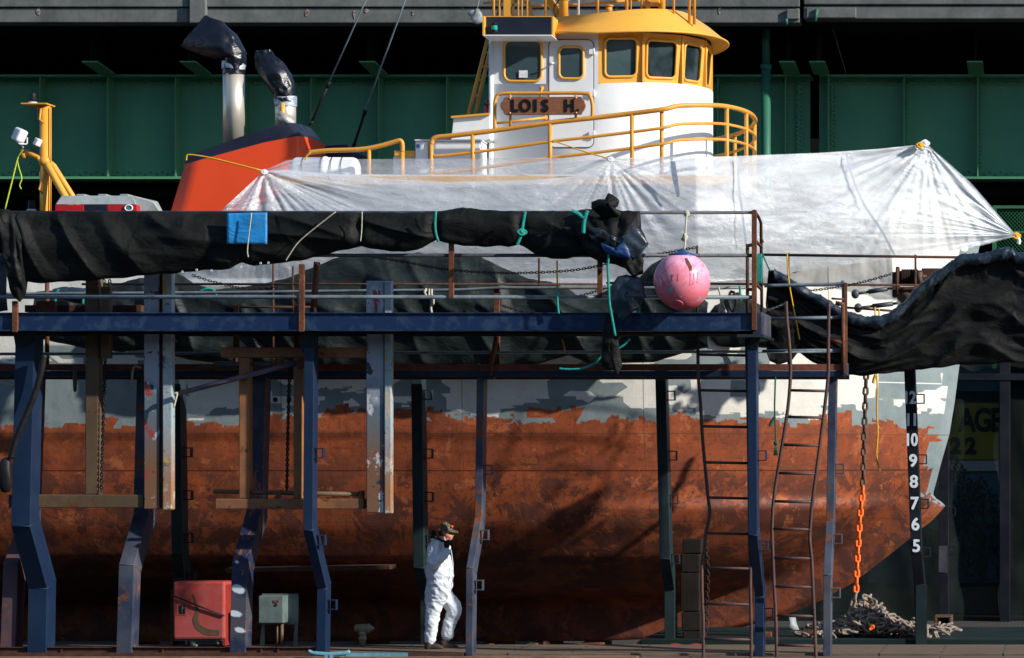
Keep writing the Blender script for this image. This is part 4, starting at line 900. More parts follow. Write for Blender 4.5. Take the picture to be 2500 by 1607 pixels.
# thin chain slung along the rails
def minichain(name, pts, label, mat='chaindark', L=.055, w=.03, r=.006, parent=None, n=6, cat='chain', group=None):
    P_ = catmull(pts, 12); m = MB(); acc = 0; last = P_[0]; i = 0; pos = [P_[0]]
    for p in P_[1:]:
        while (p - last).length > L * .72:
            last = last + (p - last).normalized() * L * .72; pos.append(last)
    for k in range(len(pos) - 1):
        d = (pos[k + 1] - pos[k]).normalized(); u = Vector((0, 1, 0)) if k % 2 else d.cross(Vector((0, 1, 0))).normalized()
        if k % 2 == 0: pass
        c = (pos[k] + pos[k + 1]) / 2; ring_ = [c + d * (L / 2 - w / 2) * (1 if -90 <= a <= 90 else -1) + d * (w / 2) * math.cos(R(a)) + u * (w / 2) * math.sin(R(a)) for a in (-90, -45, 0, 45, 90, 135, 180, 225)]
        m.tube(ring_, r, n if n < 5 else 5, True)
    o = m.build(name, M[mat], parent)
    return tag(o, label, cat, group) if not parent else o
minichain('safety_chain', [W(880, 622, 38.6), W(1000, 642, 38.6), W(1100, 659, 38.6), W(1240, 667, 38.6), W(1400, 660, 38.6), W(1500, 640, 38.6), W(1585, 625, 38.6), W(1700, 604, 38.6)], 'rusty chain sagging across the upper platform between the rolled tarp and the pink buoy')
minichain('safety_chain', [W(1215, 741, 39.8), W(1260, 757, 39.8), W(1330, 770, 39.8)], 'short pale chain running down right from the rusty stanchion')
minichain('safety_chain', [W(1400, 727, 39.7), W(1440, 716, 39.7), W(1500, 697, 39.7)], 'short rusty chain near the dangling tarp end')
minichain('safety_chain', [W(470, 672, 40.5), W(520, 688, 40.5), W(600, 705, 40.5), W(680, 700, 40.5)], 'thin chain sagging under the blue tarp patch')
minichain('safety_chain', [W(1866, 760, 39.5), W(1890, 752, 39.5), W(1915, 742, 39.5)], 'tiny bright chain hooked to the top of the right hand ladder', 'pipe', .04, .022, .004)
minichain('safety_chain', [W(1960, 712, 41.0), W(2040, 702, 41.0), W(2110, 688, 41.0), W(2180, 668, 41.0)], 'chain leading up right to the rusty winch')
# ------------------------------------------------------------------ lower platform
lo = thing('lower_work_platform', 'lower walkway with rusty brown toe board over a blue beam and grey pipe rails', 'platform', W(1000, 921, 39.7))
YL = 39.7
MB().pbox(-500, 2062, 889, 905, YL - .03, .06).build('toe_board', M['toe'], lo, .004)
MB().pbox(-500, 2058, 905.5, 920, YL - .03, .1).build('edge_beam', M['blue'], lo, .004)
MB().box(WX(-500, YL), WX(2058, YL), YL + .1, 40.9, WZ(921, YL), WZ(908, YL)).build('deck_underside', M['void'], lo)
MB().pbox(2056, 2068, 886, 916, YL - .05, .3).build('end_plate', M['bluegrey'], lo, .004)
rail([catmull([W(-300, 719, YL), W(470, 715, YL), W(900, 710, YL), W(1120, 708, YL), W(1215, 703, YL), W(1300, 703, YL), W(1820, 703, YL)], 3), [W(-500, 866, YL), W(2056, 858, YL)]], .021, 'pipe_rail', 'pipe', lo)
rail([catmull([W(1866, 698, YL), W(2035, 694, YL), W(2056, 690, YL), W(2059, 700, YL), W(2059, 860, YL)], 5), [W(1866, 779, YL), W(2056, 775, YL)], [W(1862, 858, YL), W(2056, 855, YL)]], .024, 'pipe_rail', 'pipe', lo)
MB().pbox(1205, 1219, 703, 889, YL + .03, .06).build('stanchion', M['rust'], lo, .004)
m = MB(); m.cyl(W(1212, 822, YL - .04), W(1200, 890, YL - .04), .035); m.cyl(W(1200, 890, YL - .04), W(1198, 918, YL - .04), .028); m.build('stanchion', M['rust'], lo)
MB().pbox(2060, 2068, 690, 915, YL - .04, .06).build('stanchion', M['rust'], lo, .004)
m = MB(); m.cyl(W(2040, 740, YL - .05), W(2062, 744, YL - .05), .03); m.cyl(W(2025, 831, YL - .05), W(2064, 838, YL - .05), .025); m.cyl(W(2030, 729, YL - .06), W(2060, 731, YL - .06), .014); m.tube([W(2058, 744, YL - .05), W(2059, 912, YL - .05)], .03); m.build('gate_latch_pipe', M['rust'], lo)
for px in (115, 575, 723): rail([[W(px, 665 if px < 200 else 745, 40), W(px, 890, 40)]], .032, 'stanchion', 'rust', lo)
MB().pbox(1179, 1204, 917, 926, YL - .06, .2).build('seat_plate', M['darkpost'], lo)
m = MB(); m.cyl(W(1168, 893, 39.74), W(1168, 912, 39.74), .03); m.ball(W(1168, 893, 39.74), .035); m.build('post_head_pin', M['blue'], lo)
# rusty rear rails
rr = thing('rear_pipe_railing', 'thin dark red brown pipe railing running behind toward the bow', 'railing', W(1900, 900, 41.2))
for n_, a, b in (('top_rail', (1850, 622), (2372, 629)), ('middle_rail', (1480, 691), (2262, 697)), ('middle_rail', (200, 694), (1470, 694)), ('lower_rail', (2064, 751), (2190, 760)), ('lower_rail', (560, 750), (760, 750))):
    rail([[W(*a, 41.2), W(*b, 41.2)]], .017 if n_ != 'top_rail' else .02, n_, 'darkrust', rr)
for px, y0, y1 in ((1925, 618, 900), (2235, 622, 900), (1316, 630, 700), (2190, 656, 720), (667, 640, 900), (1702, 600, 780), (715, 650, 760)): rail([[W(px, y0, 41.2), W(px, y1, 41.2)]], .016, 'upright', 'darkrust', rr)
# ------------------------------------------------------------------ hanging frames
fr1 = thing('hanging_steel_frame', 'brown steel frame with blue and bare metal blade hanging left of the hull', 'frame', W(250, 1240, 39.0), 'paint scraped steel frames hanging beside the hull')
YF = 38.95
MB().pbox(208, 240, 640, 1208, YF + .05, .2).build('upright', M['oliveframe'], fr1, .012)
MB().pbox(20, 350, 1208, 1240, YF + .02, .25).build('bottom_beam', M['oliveframe'], fr1, .012)
MB().pbox(246, 268, 700, 875, YF, .12).build('guide_box', M['oliveframe'], fr1, .008)
MB().pbox(351, 388, 650, 1243, YF - .02, .3).build('blade', M['blade'], fr1, .012)
MB().pbox(396, 420, 650, 1245, YF - .06, .14).build('blade_edge', M['bladeedge'], fr1, .015)
MB().pbox(388.2, 395.8, 650, 1240, YF + .02, .1).build('blade_web', M['darkrust'], fr1)
MB().pbox(60, 345, 745, 762, 39.4, .2).build('cross_beam', M['darkrust'], fr1, .006)
m = MB(); m.pbox(88, 134, 735, 764, 39.3, .1); m.build('gusset_plate', M['rust'], fr1)
fr2 = thing('hanging_steel_frame', 'brown box section frame with pale scraped blade hanging near the middle', 'frame', W(700, 1245, 39.0), 'paint scraped steel frames hanging beside the hull')
MB().pbox(538, 896, 848, 873, YF + .03, .2).build('top_beam', M['brownframe'], fr2, .012)
MB().pbox(525, 888, 1218, 1243, YF + .03, .22).build('bottom_beam', M['brownframe'], fr2, .012)
for a, b, y0 in ((583, 608, 873.5), (716, 738, 873.5)): MB().pbox(a, b, y0, 1217.5, YF + .04, .18).build('upright', M['brownframe'], fr2, .012)
MB().pbox(894, 937, 686, 1252, YF - .02, .25).build('blade', M['blade'], fr2, .012)
MB().pbox(938, 955, 686, 1254, YF - .05, .14).build('blade_edge', M['bladeedge'], fr2, .012)
rail([[W(522, 1200, YF + .1), W(880, 1207, YF + .1)]], .03, 'tie_rod', 'oliveframe', fr2); rail([[W(523, 887, YF + .15), W(738, 892, YF + .15)]], .028, 'tie_rod', 'darkpipe', fr2)
m = MB(); m.hexa([W(668, 1217, YF + .05), W(686, 1217, YF + .05), W(686, 1217, YF + .1), W(668, 1217, YF + .1), W(684, 1195, YF + .05), W(686, 1195, YF + .05), W(686, 1195, YF + .1), W(684, 1195, YF + .1)]); m.build('bracket', M['rust'], fr2, .004); m = MB(); m.pbox(875, 886, 1198, 1222, YF + .05, .1); m.build('bracket', M['rust'], fr2, .004); m = MB(); m.pbox(668, 690, 877, 893, YF + .04, .05); m.build('bracket', M['rust'], fr2, .004); m = MB(); m.pbox(724, 742, 880, 900, YF, .06); m.build('bracket', M['rust'], fr2, .004)
for px in (575, 724): MB().pbox(px - 6, px + 6, 745, 847.5, YF + .1, .07).build('hanger', M['rust'], fr2, .004)
MB().bar(W(618, 820, YF + .2), W(655, 847, YF + .2), .04, .04).build('hanger_brace', M['rust'], fr2)
minichain('threaded_rod', [W(708, 900, YF + .12), W(704, 1000, YF + .12), W(700, 1200, YF + .12)], None, 'chaindark', .05, .035, .01, fr2)
minichain('hoist_chain', [W(257, 876, YF + .05), W(253, 1000, YF + .05), W(247, 1206, YF + .05)], 'thin black hoist chain hanging beside the olive upright at left', 'black', .06, .035, .009)
minichain('hoist_chain', [W(254, 684, YF + .3), W(254, 760, YF + .3)], 'left of two thin chains above the left blue beam', 'black', .06, .035, .009)
minichain('hoist_chain', [W(268, 684, YF + .3), W(268, 760, YF + .3)], 'right of two thin chains above the left blue beam', 'black', .06, .035, .009)
m = MB(); m.cyl(W(428, 963, 38.8), W(742, 881, 39.0), .035, 10); o = m.build('scaffold_pole', paint('purple_blue_pole', (.06, .06, .12), (.16, .09, .09), 4, .45, rust=.3, grime=.3)); tag(o, 'scuffed blue and rust pole slanting from the green post up to the hanging frame', 'pole')
# ------------------------------------------------------------------ ladders
def ladder(label, L_, R_, ys, Y, mat, r=.028):
    th = thing('steel_ladder', label, 'ladder', W(L_[-1][0], L_[-1][1], Y), 'bent pipe ladders up to the platforms')
    lp = catmull([W(x, y, Y) for x, y in L_], 5); rp = catmull([W(x, y, Y) for x, y in R_], 5)
    rail([lp], r, 'stile', mat, th); rail([rp], r, 'stile', mat, th)
    for y in ys:
        fx = lambda Q: pl([(b, a) for a, b in Q], y)
        rail([[W(fx(L_), y, Y), W(fx(R_), y + 2, Y)]], r * .82, 'rung', mat, th)
ladder('dark pipe ladder with a kinked left stile under the upper platform', [(1703, 815), (1704, 870), (1705, 922), (1710, 983), (1715, 1067), (1724, 1168), (1729, 1219), (1733, 1247), (1730, 1273), (1723, 1303), (1720, 1340), (1714, 1376), (1714, 1446), (1717, 1522), (1717, 1640)], [(1822, 820), (1826, 1000), (1829, 1200), (1830, 1330), (1832, 1395), (1832, 1450), (1834, 1530), (1834, 1640)], [866, 953, 1041, 1129, 1215, 1302, 1386, 1474, 1560], 38.98, 'ladder', .023)
ladder('wavy pipe ladder leaning against the lower platform next to the stair gate', [(1919, 736), (1921, 780), (1926, 830), (1930, 902), (1925, 983), (1913, 1067), (1899, 1151), (1889, 1219), (1885, 1285), (1887, 1361), (1890, 1433), (1894, 1504), (1897, 1640)], [(2024, 736), (2022, 840), (2022, 912), (2014, 989), (2002, 1084), (1991, 1168), (1983, 1229), (1978, 1287), (1977, 1320), (1982, 1371), (1985, 1446), (1988, 1504), (1993, 1640)], [953, 1018, 1086, 1155, 1224, 1291, 1362, 1432, 1503, 1575], 39.1, 'ladder', .024)
# ------------------------------------------------------------------ big chain + heap
def chainlink(c, d, u, L=.15, w=.10, r=.019, n=7):
    d = d.normalized(); u = (u - d * u.dot(d)).normalized()
    return [c + d * ((L / 2 - w / 2) * (1 if -90 <= a <= 90 else -1) + (w / 2 - r) * math.cos(R(a))) + u * (w / 2 - r) * math.sin(R(a)) for a in (-90, -60, -30, 0, 30, 60, 90, 120, 150, 180, 210, 240)]
ac = thing('anchor_chain', 'anchor chain hanging by the bow rusty above and bright orange below', 'chain', W(2066, 1565, 42.2))
path = catmull([W(2116, 890, 42.2), W(2114, 935, 42.2), W(2110, 1060, 42.2), W(2107, 1180, 42.2), W(2099, 1270, 42.2), W(2094, 1350, 42.2), W(2090, 1440, 42.2), W(2086, 1465, 42.2), W(2078, 1485, 42.2), (W(2069, 1500, 42.2)), W(2066, 1512, 42.2)], 20)
pitch = .112; pos = [path[0]]; last = path[0]
for p in path[1:]:
    while (p - last).length > pitch: last = last + (p - last).normalized() * pitch; pos.append(last)
zo1, zo2 = WZ(1183, 42.2), WZ(1452, 42.2)
for k in range(len(pos) - 1):
    c = (pos[k] + pos[k + 1]) / 2; d = pos[k + 1] - pos[k]; u = Vector((1, .35, 0)) if k % 2 else Vector((-.35, 1, 0))
    mt = 'chainorange' if zo2 < c.z < zo1 else ('chainrust' if c.z >= zo1 else 'chaingrey')
    MB().tube(chainlink(c, d, u), .021, 7, True).build('chain_link', M[mt], ac)
def heap_h(px, Y):
    h = .32 * math.exp(-((px - 2122) / 38) ** 2) + .17 * math.exp(-((px - 2090) / 95) ** 2) + .13 * math.exp(-((px - 2215) / 80) ** 2) + .09 * math.exp(-((px - 2310) / 18) ** 2)
    return h * max(0, 1 - ((Y - 42.3) / 1.1) ** 2)
m = MB(); mg = MB()
for i in range(430):
    px = random.choice([random.gauss(2110, 55), random.uniform(1962, 2325), random.uniform(1990, 2225)]); px = min(2328, max(1958, px)); Y = random.uniform(41.45, 43.2)
    if i < 130: px = random.gauss(2122, 32)
    h = heap_h(px, Y); z = .075 + .02 + random.random() ** .4 * h
    c = Vector((WX(px, Y), Y, z)); d = Vector((random.gauss(0, 1), random.gauss(0, .8), random.gauss(0, .35))); u = Vector((random.gauss(0, .6), random.gauss(0, .6), random.gauss(0, 1)))
    if d.length < .1 or d.normalized().cross(u).length < .2: continue
    # follow-on links so it reads as chain
    (mg if abs(px - 2170) < 50 else m).tube(chainlink(c, d, u, .155, .10), .0185, 7, True)
    c2 = c + d.normalized() * .115; u2 = d.cross(u).normalized(); c2.z = max(.1, min(c2.z, .1 + heap_h(VX + F * c2.x / c2.y, c2.y) + .03))
    m.tube(chainlink(c2, d + Vector((random.gauss(0, .2), random.gauss(0, .2), -.1)), u2, .155, .10), .0185, 7, True)
hp = thing('chain_heap', 'heap of loose weathered anchor chain piled on the dock below the bow', 'chain', W(2120, 1565, 42.2))
tag(m.build('loose_links', M['chaingrey'], hp), kind='stuff'); tag(mg.build('rusty_links', M['chainrust'], hp), kind='stuff')
m = MB(); c = W(2128, 1533, 41.4); m.tube(chainlink(c, Vector((1, 0, .9)), Vector((0, 0, 1)), .115, .07), .014, 7, True); tag(m.build('orange_link', M['chainorange'], hp))
# ------------------------------------------------------------------ walkway furniture
rb = thing('red_equipment_box', 'faded red fibreglass box with green swoosh strapped shut on the walkway', 'equipment box', W(485, 1577, 41.0))
YX = 40.6
pts = [(WX(422 + u * 126, YX), WZ(1561 - v * 141, YX)) for u, v in rrect(0, 1, 0, 1, .05, .045)]
bx = MB().prism(pts, YX, YX + .5).build('box_shell', M['redbox'], rb, .03)
MB().pbox(543, 551, 1428, 1577, YX + .05, .5).build('side_panel', M['reddull'], rb, .006); MB().pbox(416, 422, 1440, 1577, YX + .12, .3).build('back_frame', M['darkrust'], rb, .006)
m = MB(); cv = catmull([W(x, y, YX - .004) for x, y in ((470, 1450), (478, 1472), (482, 1495), (477, 1512), (484, 1530), (505, 1543), (535, 1545))], 6); wd_ = [.006, .02, .034, .045, .05, .055, .05]
L1, L2 = [], []
for i, p in enumerate(cv):
    t_ = (cv[min(i + 1, len(cv) - 1)] - cv[max(i - 1, 0)]).normalized(); nn = Vector((t_.z, 0, -t_.x)); k = i / (len(cv) - 1) * 6; w = lerp(wd_[int(min(k, 5))], wd_[int(min(k, 5)) + 1], k - int(min(k, 5)))
    L1.append(p + nn * w / 2 * 1.6); L2.append(p - nn * w / 2 * 1.6)
m.grid([L1, L2], False); m.build('green_swoosh', M['olivestain'], bx)
m = MB(); m.pbox(431, 455, 1475, 1502, YX - .006, .004); g = m.build('gauge_frame', M['redbox'], rb); MB().pbox(437, 452, 1478, 1499, YX - .010, .003).build('gauge_window', M['black'], g)
m = MB(); m.tube([W(441, 1486, YX - .012), W(450, 1484, YX - .012)], .004, 5); m.tube([W(445, 1479, YX - .012), W(444, 1498, YX - .012)], .004, 5); m.build('gauge_bars', M['cabinet'], g)
m = MB(); m.tube([W(417, 1452, YX - .03), W(480, 1478, YX - .03), W(548, 1504, YX - .02)], .012, 6); m.build('strap', M['rubber'], rb)
m = MB(); m.cyl(W(472, 1562, YX + .1), W(472, 1577, YX + .1), .045); m.cyl(W(474, 1574, YX + .1), W(480, 1577, YX + .06), .02); m.cyl(W(535, 1572, YX + .1), W(528, 1564, YX + .1), .03); m.pbox(425, 545, 1562, 1564, YX + .05, .4); m.build('box_feet', M['cabinet'], rb)
cb = thing('electrical_cabinet', 'grey green electrical cabinet on thin legs with a round padlock', 'cabinet', W(675, 1577, 41.0))
c1 = MB().pbox(631, 692, 1455, 1522, YX, .25).build('cabinet_box', M['cabinet'], cb, .012); MB().pbox(639, 728, 1450, 1525, YX + .27, .03).build('back_plate', M['cabinet'], cb, .004)
m = MB(); m.pbox(632, 690, 1456, 1521, YX - .02, .018); d_ = m.build('cabinet_door', M['cabinet'], c1, .006)
m = MB(); m.ball(W(676, 1476, YX - .03), .022, .01, .022); m.pbox(668, 680, 1466, 1472, YX - .03, .01); m.build('padlock', M['rust'], d_)
for px in (637, 718): MB().hexa([W(px - 3, 1577, YX + .2), W(px + 9, 1577, YX + .2), W(px + 9, 1577, YX + .3), W(px - 3, 1577, YX + .3), W(px + 2, 1525, YX + .2), W(px + 9, 1525, YX + .2), W(px + 9, 1525, YX + .3), W(px + 2, 1525, YX + .3)]).build('leg', M['cabinet'], cb)
for px, w in ((677, .016), (688, .026)): MB().cyl(W(px, 1524, YX + .1), W(px, 1578, YX + .1), w, 8).build('conduit_pipe', M['oliveframe'], cb)
hy = thing('valve_outlet', 'small brass coloured fire valve outlet standing on the walkway edge', 'hydrant', W(885, 1578, 40.9))
c = W(885, 1578, 40.9); z = lambda py: (1578 - py) * 40.9 / F
MB().lathe(c, [(.05, 0), (.05, z(1563)), (.058, z(1562)), (.058, z(1558)), (.05, z(1557)), (.05, z(1550)), (.062, z(1549)), (.062, z(1546)), (.045, z(1540)), (.06, z(1535)), (.06, z(1530))], 16).build('standpipe', M['hydrant'], hy)
m = MB(); c2 = c + Vector((0, 0, z(1534))); m.lathe(c2, [(.02, -.12), (.05, -.10), (.055, -.09), (.06, 0), (.06, .07), (.068, .075), (.068, .09), (.06, .095), (.06, .11), (.035, .13), (.03, .145), (.012, .165), (.0, .17)], 16, 'X'); m.build('outlet_head', M['hydrant'], hy)
cl = thing('mooring_cleat', 'pale turquoise horn cleat on the dock edge at the bottom of the picture', 'cleat', W(803, 1625, 38.9))
m = MB(); Yc_ = 38.9; m.tube(catmull([W(752, 1589, Yc_), W(765, 1595, Yc_), (W(785, 1597, Yc_)), W(803, 1598, Yc_), W(822, 1597, Yc_), W(842, 1595, Yc_), W(854, 1590, Yc_)], 4), [.018] + [.026] * 4 + [.032] * 17 + [.026] * 2 + [.018] * 1, 10); m.build('horn', M['turq'], cl)
m = MB(); m.hexa([W(788, 1625, Yc_ - .05), W(798, 1625, Yc_ - .05), W(798, 1625, Yc_ + .05), W(788, 1625, Yc_ + .05), W(793, 1599, Yc_ - .03), W(801, 1599, Yc_ - .03), W(801, 1599, Yc_ + .03), W(793, 1599, Yc_ + .03)]); m.hexa([W(806, 1625, Yc_ - .05), W(818, 1625, Yc_ - .05), W(818, 1625, Yc_ + .05), W(806, 1625, Yc_ + .05), W(804, 1599, Yc_ - .03), W(812, 1599, Yc_ - .03), W(812, 1599, Yc_ + .03), W(804, 1599, Yc_ + .03)]); m.build('cleat_leg', M['turq'], cl)
# dark timber stack by the ladder
st = thing('timber_stack', 'tall dark stack of squared timbers beside the kinked ladder', 'timber stack', W(1688, 1592, 41.6))
for (a, b, y0, y1) in ((1666, 1712, 1316, 1352), (1663, 1708, 1353, 1398), (1661, 1707, 1399, 1494), (1664, 1710, 1495, 1541), (1667, 1711, 1542, 1600)):
    MB().pbox(a, b, y0, y1 - .8, 41.5, .35).build('timber_block', M['dkt'] if 'dkt' in M else M.setdefault('dkt', paint('tarred_timber', (.014, .012, .010), (.024, .018, .015), 3, .95, grime=.5, bump=.5)), st, .012)
minichain('hanging_chain', [W(1722, 1320, 41.3), W(1728, 1400, 41.3), W(1724, 1500, 41.3), W(1722, 1565, 41.3)], 'dark chain dangling beside the stacked timbers', 'chaindark', .08, .05, .012)
# small dock clutter
def clutter(name, label, cat, boxes, mat, Y, d=.3):
    m = MB()
    for b in boxes: m.pbox(*b, Y, d)
    o = m.build(name, M[mat], None, .012, loc=W((boxes[0][0] + boxes[0][1]) / 2, boxes[0][3], Y)); tag(o, label, cat); return o
clutter('red_block', 'flat topped dull red block left of the chain heap', 'block', [(1957, 1990, 1541, 1566), (1960, 1985, 1538, 1541)], 'rust', 41.7)
clutter('steel_box', 'open yellow edged brown steel box under the thin post beyond the bow', 'box', [(2281, 2324, 1504, 1509), (2281, 2288, 1509, 1535), (2317, 2324, 1509, 1535), (2288, 2317, 1528, 1535)], 'oliveframe', 49.5, .5)
clutter('deck_block', 'low brown block on the grating at far right', 'block', [(2407, 2453, 1538, 1561), (2411, 2447, 1533, 1538)], 'darkrust', 46, .4)
m = MB(); m.tube([W(2394 + 8 * math.cos(a), 1556 + 7 * math.sin(a), 45.5) for a in [k * math.pi / 8 for k in range(16)]], .022, 7, True); tag(m.build('steel_ring', M['black'], loc=W(2394, 1563, 45.5)), 'black ring lying left of the low brown block', 'ring')
m = MB(); m.grid([[W(1925, 1506, 43.5), W(1940, 1506, 43.6)], [W(1928, 1525, 43.5), W(1943, 1522, 43.6)], [W(1924, 1535, 43.5), W(1952, 1543, 43.5)]]); o = m.build('hanging_rag', M['silvertrim'], loc=W(1935, 1540, 43.5)); o.modifiers.new('s', 'SOLIDIFY').thickness = .02; tag(o, 'grey rag hanging under the bow between ladder and chain heap', 'rag')
for px in (1640, 1690):
    m = MB(); m.tube(catmull([W(px - 10, 1579, 41.2), W(px + 5, 1574, 41.2), W(px + 25, 1577, 41.2)], 5), .02, 6); tag(m.build('red_hose', M['redplain'], loc=W(px, 1579, 41.2)), 'short bend of red hose ' + ('left' if px < 1660 else 'right') + ' of the stacked timbers on the walkway edge', 'hose')
clutter('loose_blocks', 'orange painted block on the dock edge below the kinked ladder', 'block', [(1866, 1884, 1543, 1573)], 'rust', 41.8)
for k, (px, w, h, mt, lb) in enumerate(((1200, 9, 6, 'toe', 'tiny orange block on the dock floor right of the blue post beside the worker'), (1296, 14, 8, 'timber', 'weathered wedge below the hull right of the tiny orange block'), (1334, 8, 13, 'toe', 'upright orange brick under the keel near the middle'), (1575, 22, 14, 'timber', 'brown timber offcut left of the dark grey dock post'), (1650, 16, 9, 'darkrust', 'rusty plate scrap at the foot of the timber stack'), (1935, 8, 10, 'toe', 'small orange block between the wavy ladder feet'), (1770, 30, 7, 'timber', 'flat plank scrap lying between the kinked ladder legs'))):
    Y = 41.35; m = MB(); m.pbox(px - w, px + w, 1581 - h, 1583, Y, .16); m.pbox(px - w * .6, px + w * .9, 1581 - h - 2.5, 1580.5 - h, Y + .02, .12); c_ = W(px, 1583, Y); ro = Matrix.Translation(c_) @ Matrix.Rotation(.3 * (-1) ** k, 4, 'Z') @ Matrix.Translation(-c_); m.v = [tuple(ro @ Vector(v)) for v in m.v]; tag(m.build('scrap_block', M[mt], None, .008, loc=c_), lb, 'block', 'scrap blocks on the dock floor')
# winch on numbered post
wn = thing('rusty_winch', 'rusty dark winch drum on top of the numbered black post by the bow', 'winch', W(2215, 790, 41.2))
YW = 42.0
m = MB(); m.lathe(W(2196, 678, YW), [(.03, -.1), (.03, -.05), (.16, -.05), (.16, 0), (.10, 0), (.10, .22), (.16, .225), (.16, .25)], 20, 'X'); m.build('drum', M['chainrust'] if 0 else M['darkrust'], wn)
m = MB()
for k in range(9): m.tube([W(2203 + k * 4.5, 678, YW) + Vector((0, .115 * math.cos(a), .115 * math.sin(a))) for a in [j * math.pi / 8 for j in range(16)]], .013, 5, True)
m.build('wound_cable', M['chaindark'], wn)
m = MB(); m.pbox(2178, 2192, 664, 725, YW - .1, .3); m.pbox(2236, 2252, 660, 700, YW - .15, .3); m.pbox(2250, 2330, 655, 700, YW, .3); m.pbox(2178, 2260, 700, 708, YW - .2, .5); m.build('winch_frame', M['darkrust'], wn, .008)
m = MB(); m.cyl(W(2245, 664, YW - .2), W(2245, 692, YW - .2), .04); m.cyl(W(2236, 675, YW - .2), W(2262, 675, YW - .2), .02); m.lathe(W(2215, 712, YW), [(.17, .0), (.17, -.06), (.14, -.12), (.10, -.16), (.08, -.3)], 16); m.build('gear_case', M['chainrust'], wn)
m = MB()
for a, b in (((2088, 718), (2180, 703)), ((2095, 752), (2195, 740))):
    A, B = W(*a, YW - .1), W(*b, YW - .1); m.cyl(A, A.lerp(B, .35), .02); m.cyl(A.lerp(B, .35), A.lerp(B, .85), .035); m.cyl(A.lerp(B, .85), B, .02); m.ball(A, .06, .05, .07)
m.build('turnbuckle_rod', M['darkpipe'], wn)
minichain('hook', [W(2318, 650, 41.5), W(2322, 637, 41.5), W(2328, 640, 41.5)], None, 'black', .06, .04, .012, wn)
for px in (2136, 2146):
    m = MB(); m.tube([W(px, 750 + (px - 2136) * .4, 41.1), W(px + 1, 790, 41.1)], .012, 5); tag(m.build('yellow_line', M['ropeyellow'], loc=W(px, 790, 41.1)), ('left' if px < 2140 else 'right') + ' of two yellow lines below the winch rods', 'cord', 'yellow cords by the winch')
# dark hose at far left
m = MB(); m.tube(catmull([W(108, 866, 38.5), W(95, 930, 38.5), W(70, 1000, 38.5), W(40, 1070, 38.5), W(26, 1120, 38.5)], 6), .045, 8); sk = m.build('hanging_strap', M['black'], loc=W(26, 1120, 38.5)); tag(sk, 'dark twisted strap slanting down across the leftmost blue post', 'strap')
m = MB(); m.ball(W(12, 1160, 38.5), .11, .08, .24, fn=lambda v: v + Vector((.03 * N(v.x * 8, v.y * 8, v.z * 5), 0, 0))); tag(m.build('dark_sack', M['black'], loc=W(12, 1195, 38.5)), 'dark sack hanging from the strap at the left edge', 'sack')
# ------------------------------------------------------------------ tarps
def roll(name, label, top, bot, Y, thick, mat, nu=180, nv=22, fold=.05, freq=3.0, stretch=(1, 1), seed=0, cat='tarp', ties=(), th=.12, group=None, parent=None, thin=False, slant=0.0):
    x0, x1 = top[0][0], top[-1][0]; rows = []; tpw = [(t) for t in ties]
    cols = []
    for i in range(nu):
        u = i / (nu - 1); px = lerp(x0, x1, u); yt, yb = pl(top, px), pl(bot, px); jt = 2.5 * N(px * .03, seed, 1) + 1.2 * N(px * .11, seed, 2)
        yb += 4 * N(px * .025, seed, 5); pinch = 1.0
        for t in tpw: pinch -= .45 * math.exp(-((px - t) / 12) ** 2)
        col = []
        for j in range(nv):
            v = j / (nv - 1); py = lerp(yt + jt, yb, v); p = W(px, py, Y)
            b = math.sin(math.pi * min(1, max(0, v))) ** .6
            X_, Z_ = p.x * freq, p.z * freq; lw = min(1, max(0, (px - 430) / 250)) if seed == 3 else .35
            qa = noise.noise(Vector((X_ * 1.1 * stretch[0] + Z_ * .7, Z_ * .35 - X_ * .1, seed))); qb = noise.noise(Vector((X_ * .32 + Z_ * .25, Z_ * 2.3 * stretch[1] + X_ * .35, seed + 9)))
            qc = noise.noise(Vector((X_ * 1.2 + Z_ * .9, Z_ * 3.2, seed + 3))); qd = noise.noise(Vector((X_ * .7, Z_ * .7, seed + 20)))
            fa = 1 - min(1, abs(qa) * 3.2) ** .8; fb = 1 - min(1, abs(qb) * 3.0) ** .8
            f = (lerp(fa, fb, lw) * .75 + lerp(fb, fa, lw) * .18 * (qd > 0) + qc * .22 + qd * .5) * fold * (.35 + .65 * b)
            p.y -= thick * b * pinch + f; col.append(p)
        if thin: back = [p + Vector((0, .02, 0)) for p in reversed(col)]
        else: back = [Vector((p.x, Y + th * math.sin(math.pi * j / (nv - 1)) * pinch + .03, p.z)) for j, p in enumerate(reversed(col))]
        cols.append(col + back)
    m = MB(); m.grid(cols, True, True); m.add(cols[0], [list(range(len(cols[0])))]); m.add(cols[-1], [list(range(len(cols[-1])))])
    o = m.build(name, M[mat], parent, loc=None if parent else W((x0 + x1) / 2, pl(bot, (x0 + x1) / 2), Y))
    if not parent: tag(o, label, cat, group)
    return o
top1 = [(48, 520), (70, 514), (120, 516), (300, 516), (570, 518), (740, 517), (880, 519), (1055, 518), (1085, 514), (1130, 507), (1160, 510), (1240, 516), (1300, 515), (1400, 516), (1450, 508), (1490, 506), (1520, 516), (1562, 517)]
bot1 = [(48, 672), (60, 690), (130, 690), (240, 683), (440, 665), (560, 656), (590, 642), (620, 648), (700, 641), (780, 625), (860, 605), (882, 601), (930, 611), (985, 617), (1030, 604), (1064, 588), (1085, 592), (1130, 600), (1240, 603), (1266, 596), (1285, 606), (1310, 622), (1345, 633), (1385, 631), (1425, 622), (1450, 632), (1480, 640), (1510, 646), (1562, 620)]
roll('rolled_black_tarp', 'long rolled black tarp lashed along the top rail of the upper platform', top1, bot1, 38.34, .14, 'tarp', 460, 44, .09, 1.5, (1, .9), 3, ties=(880, 1063, 1275, 1425), slant=.6)
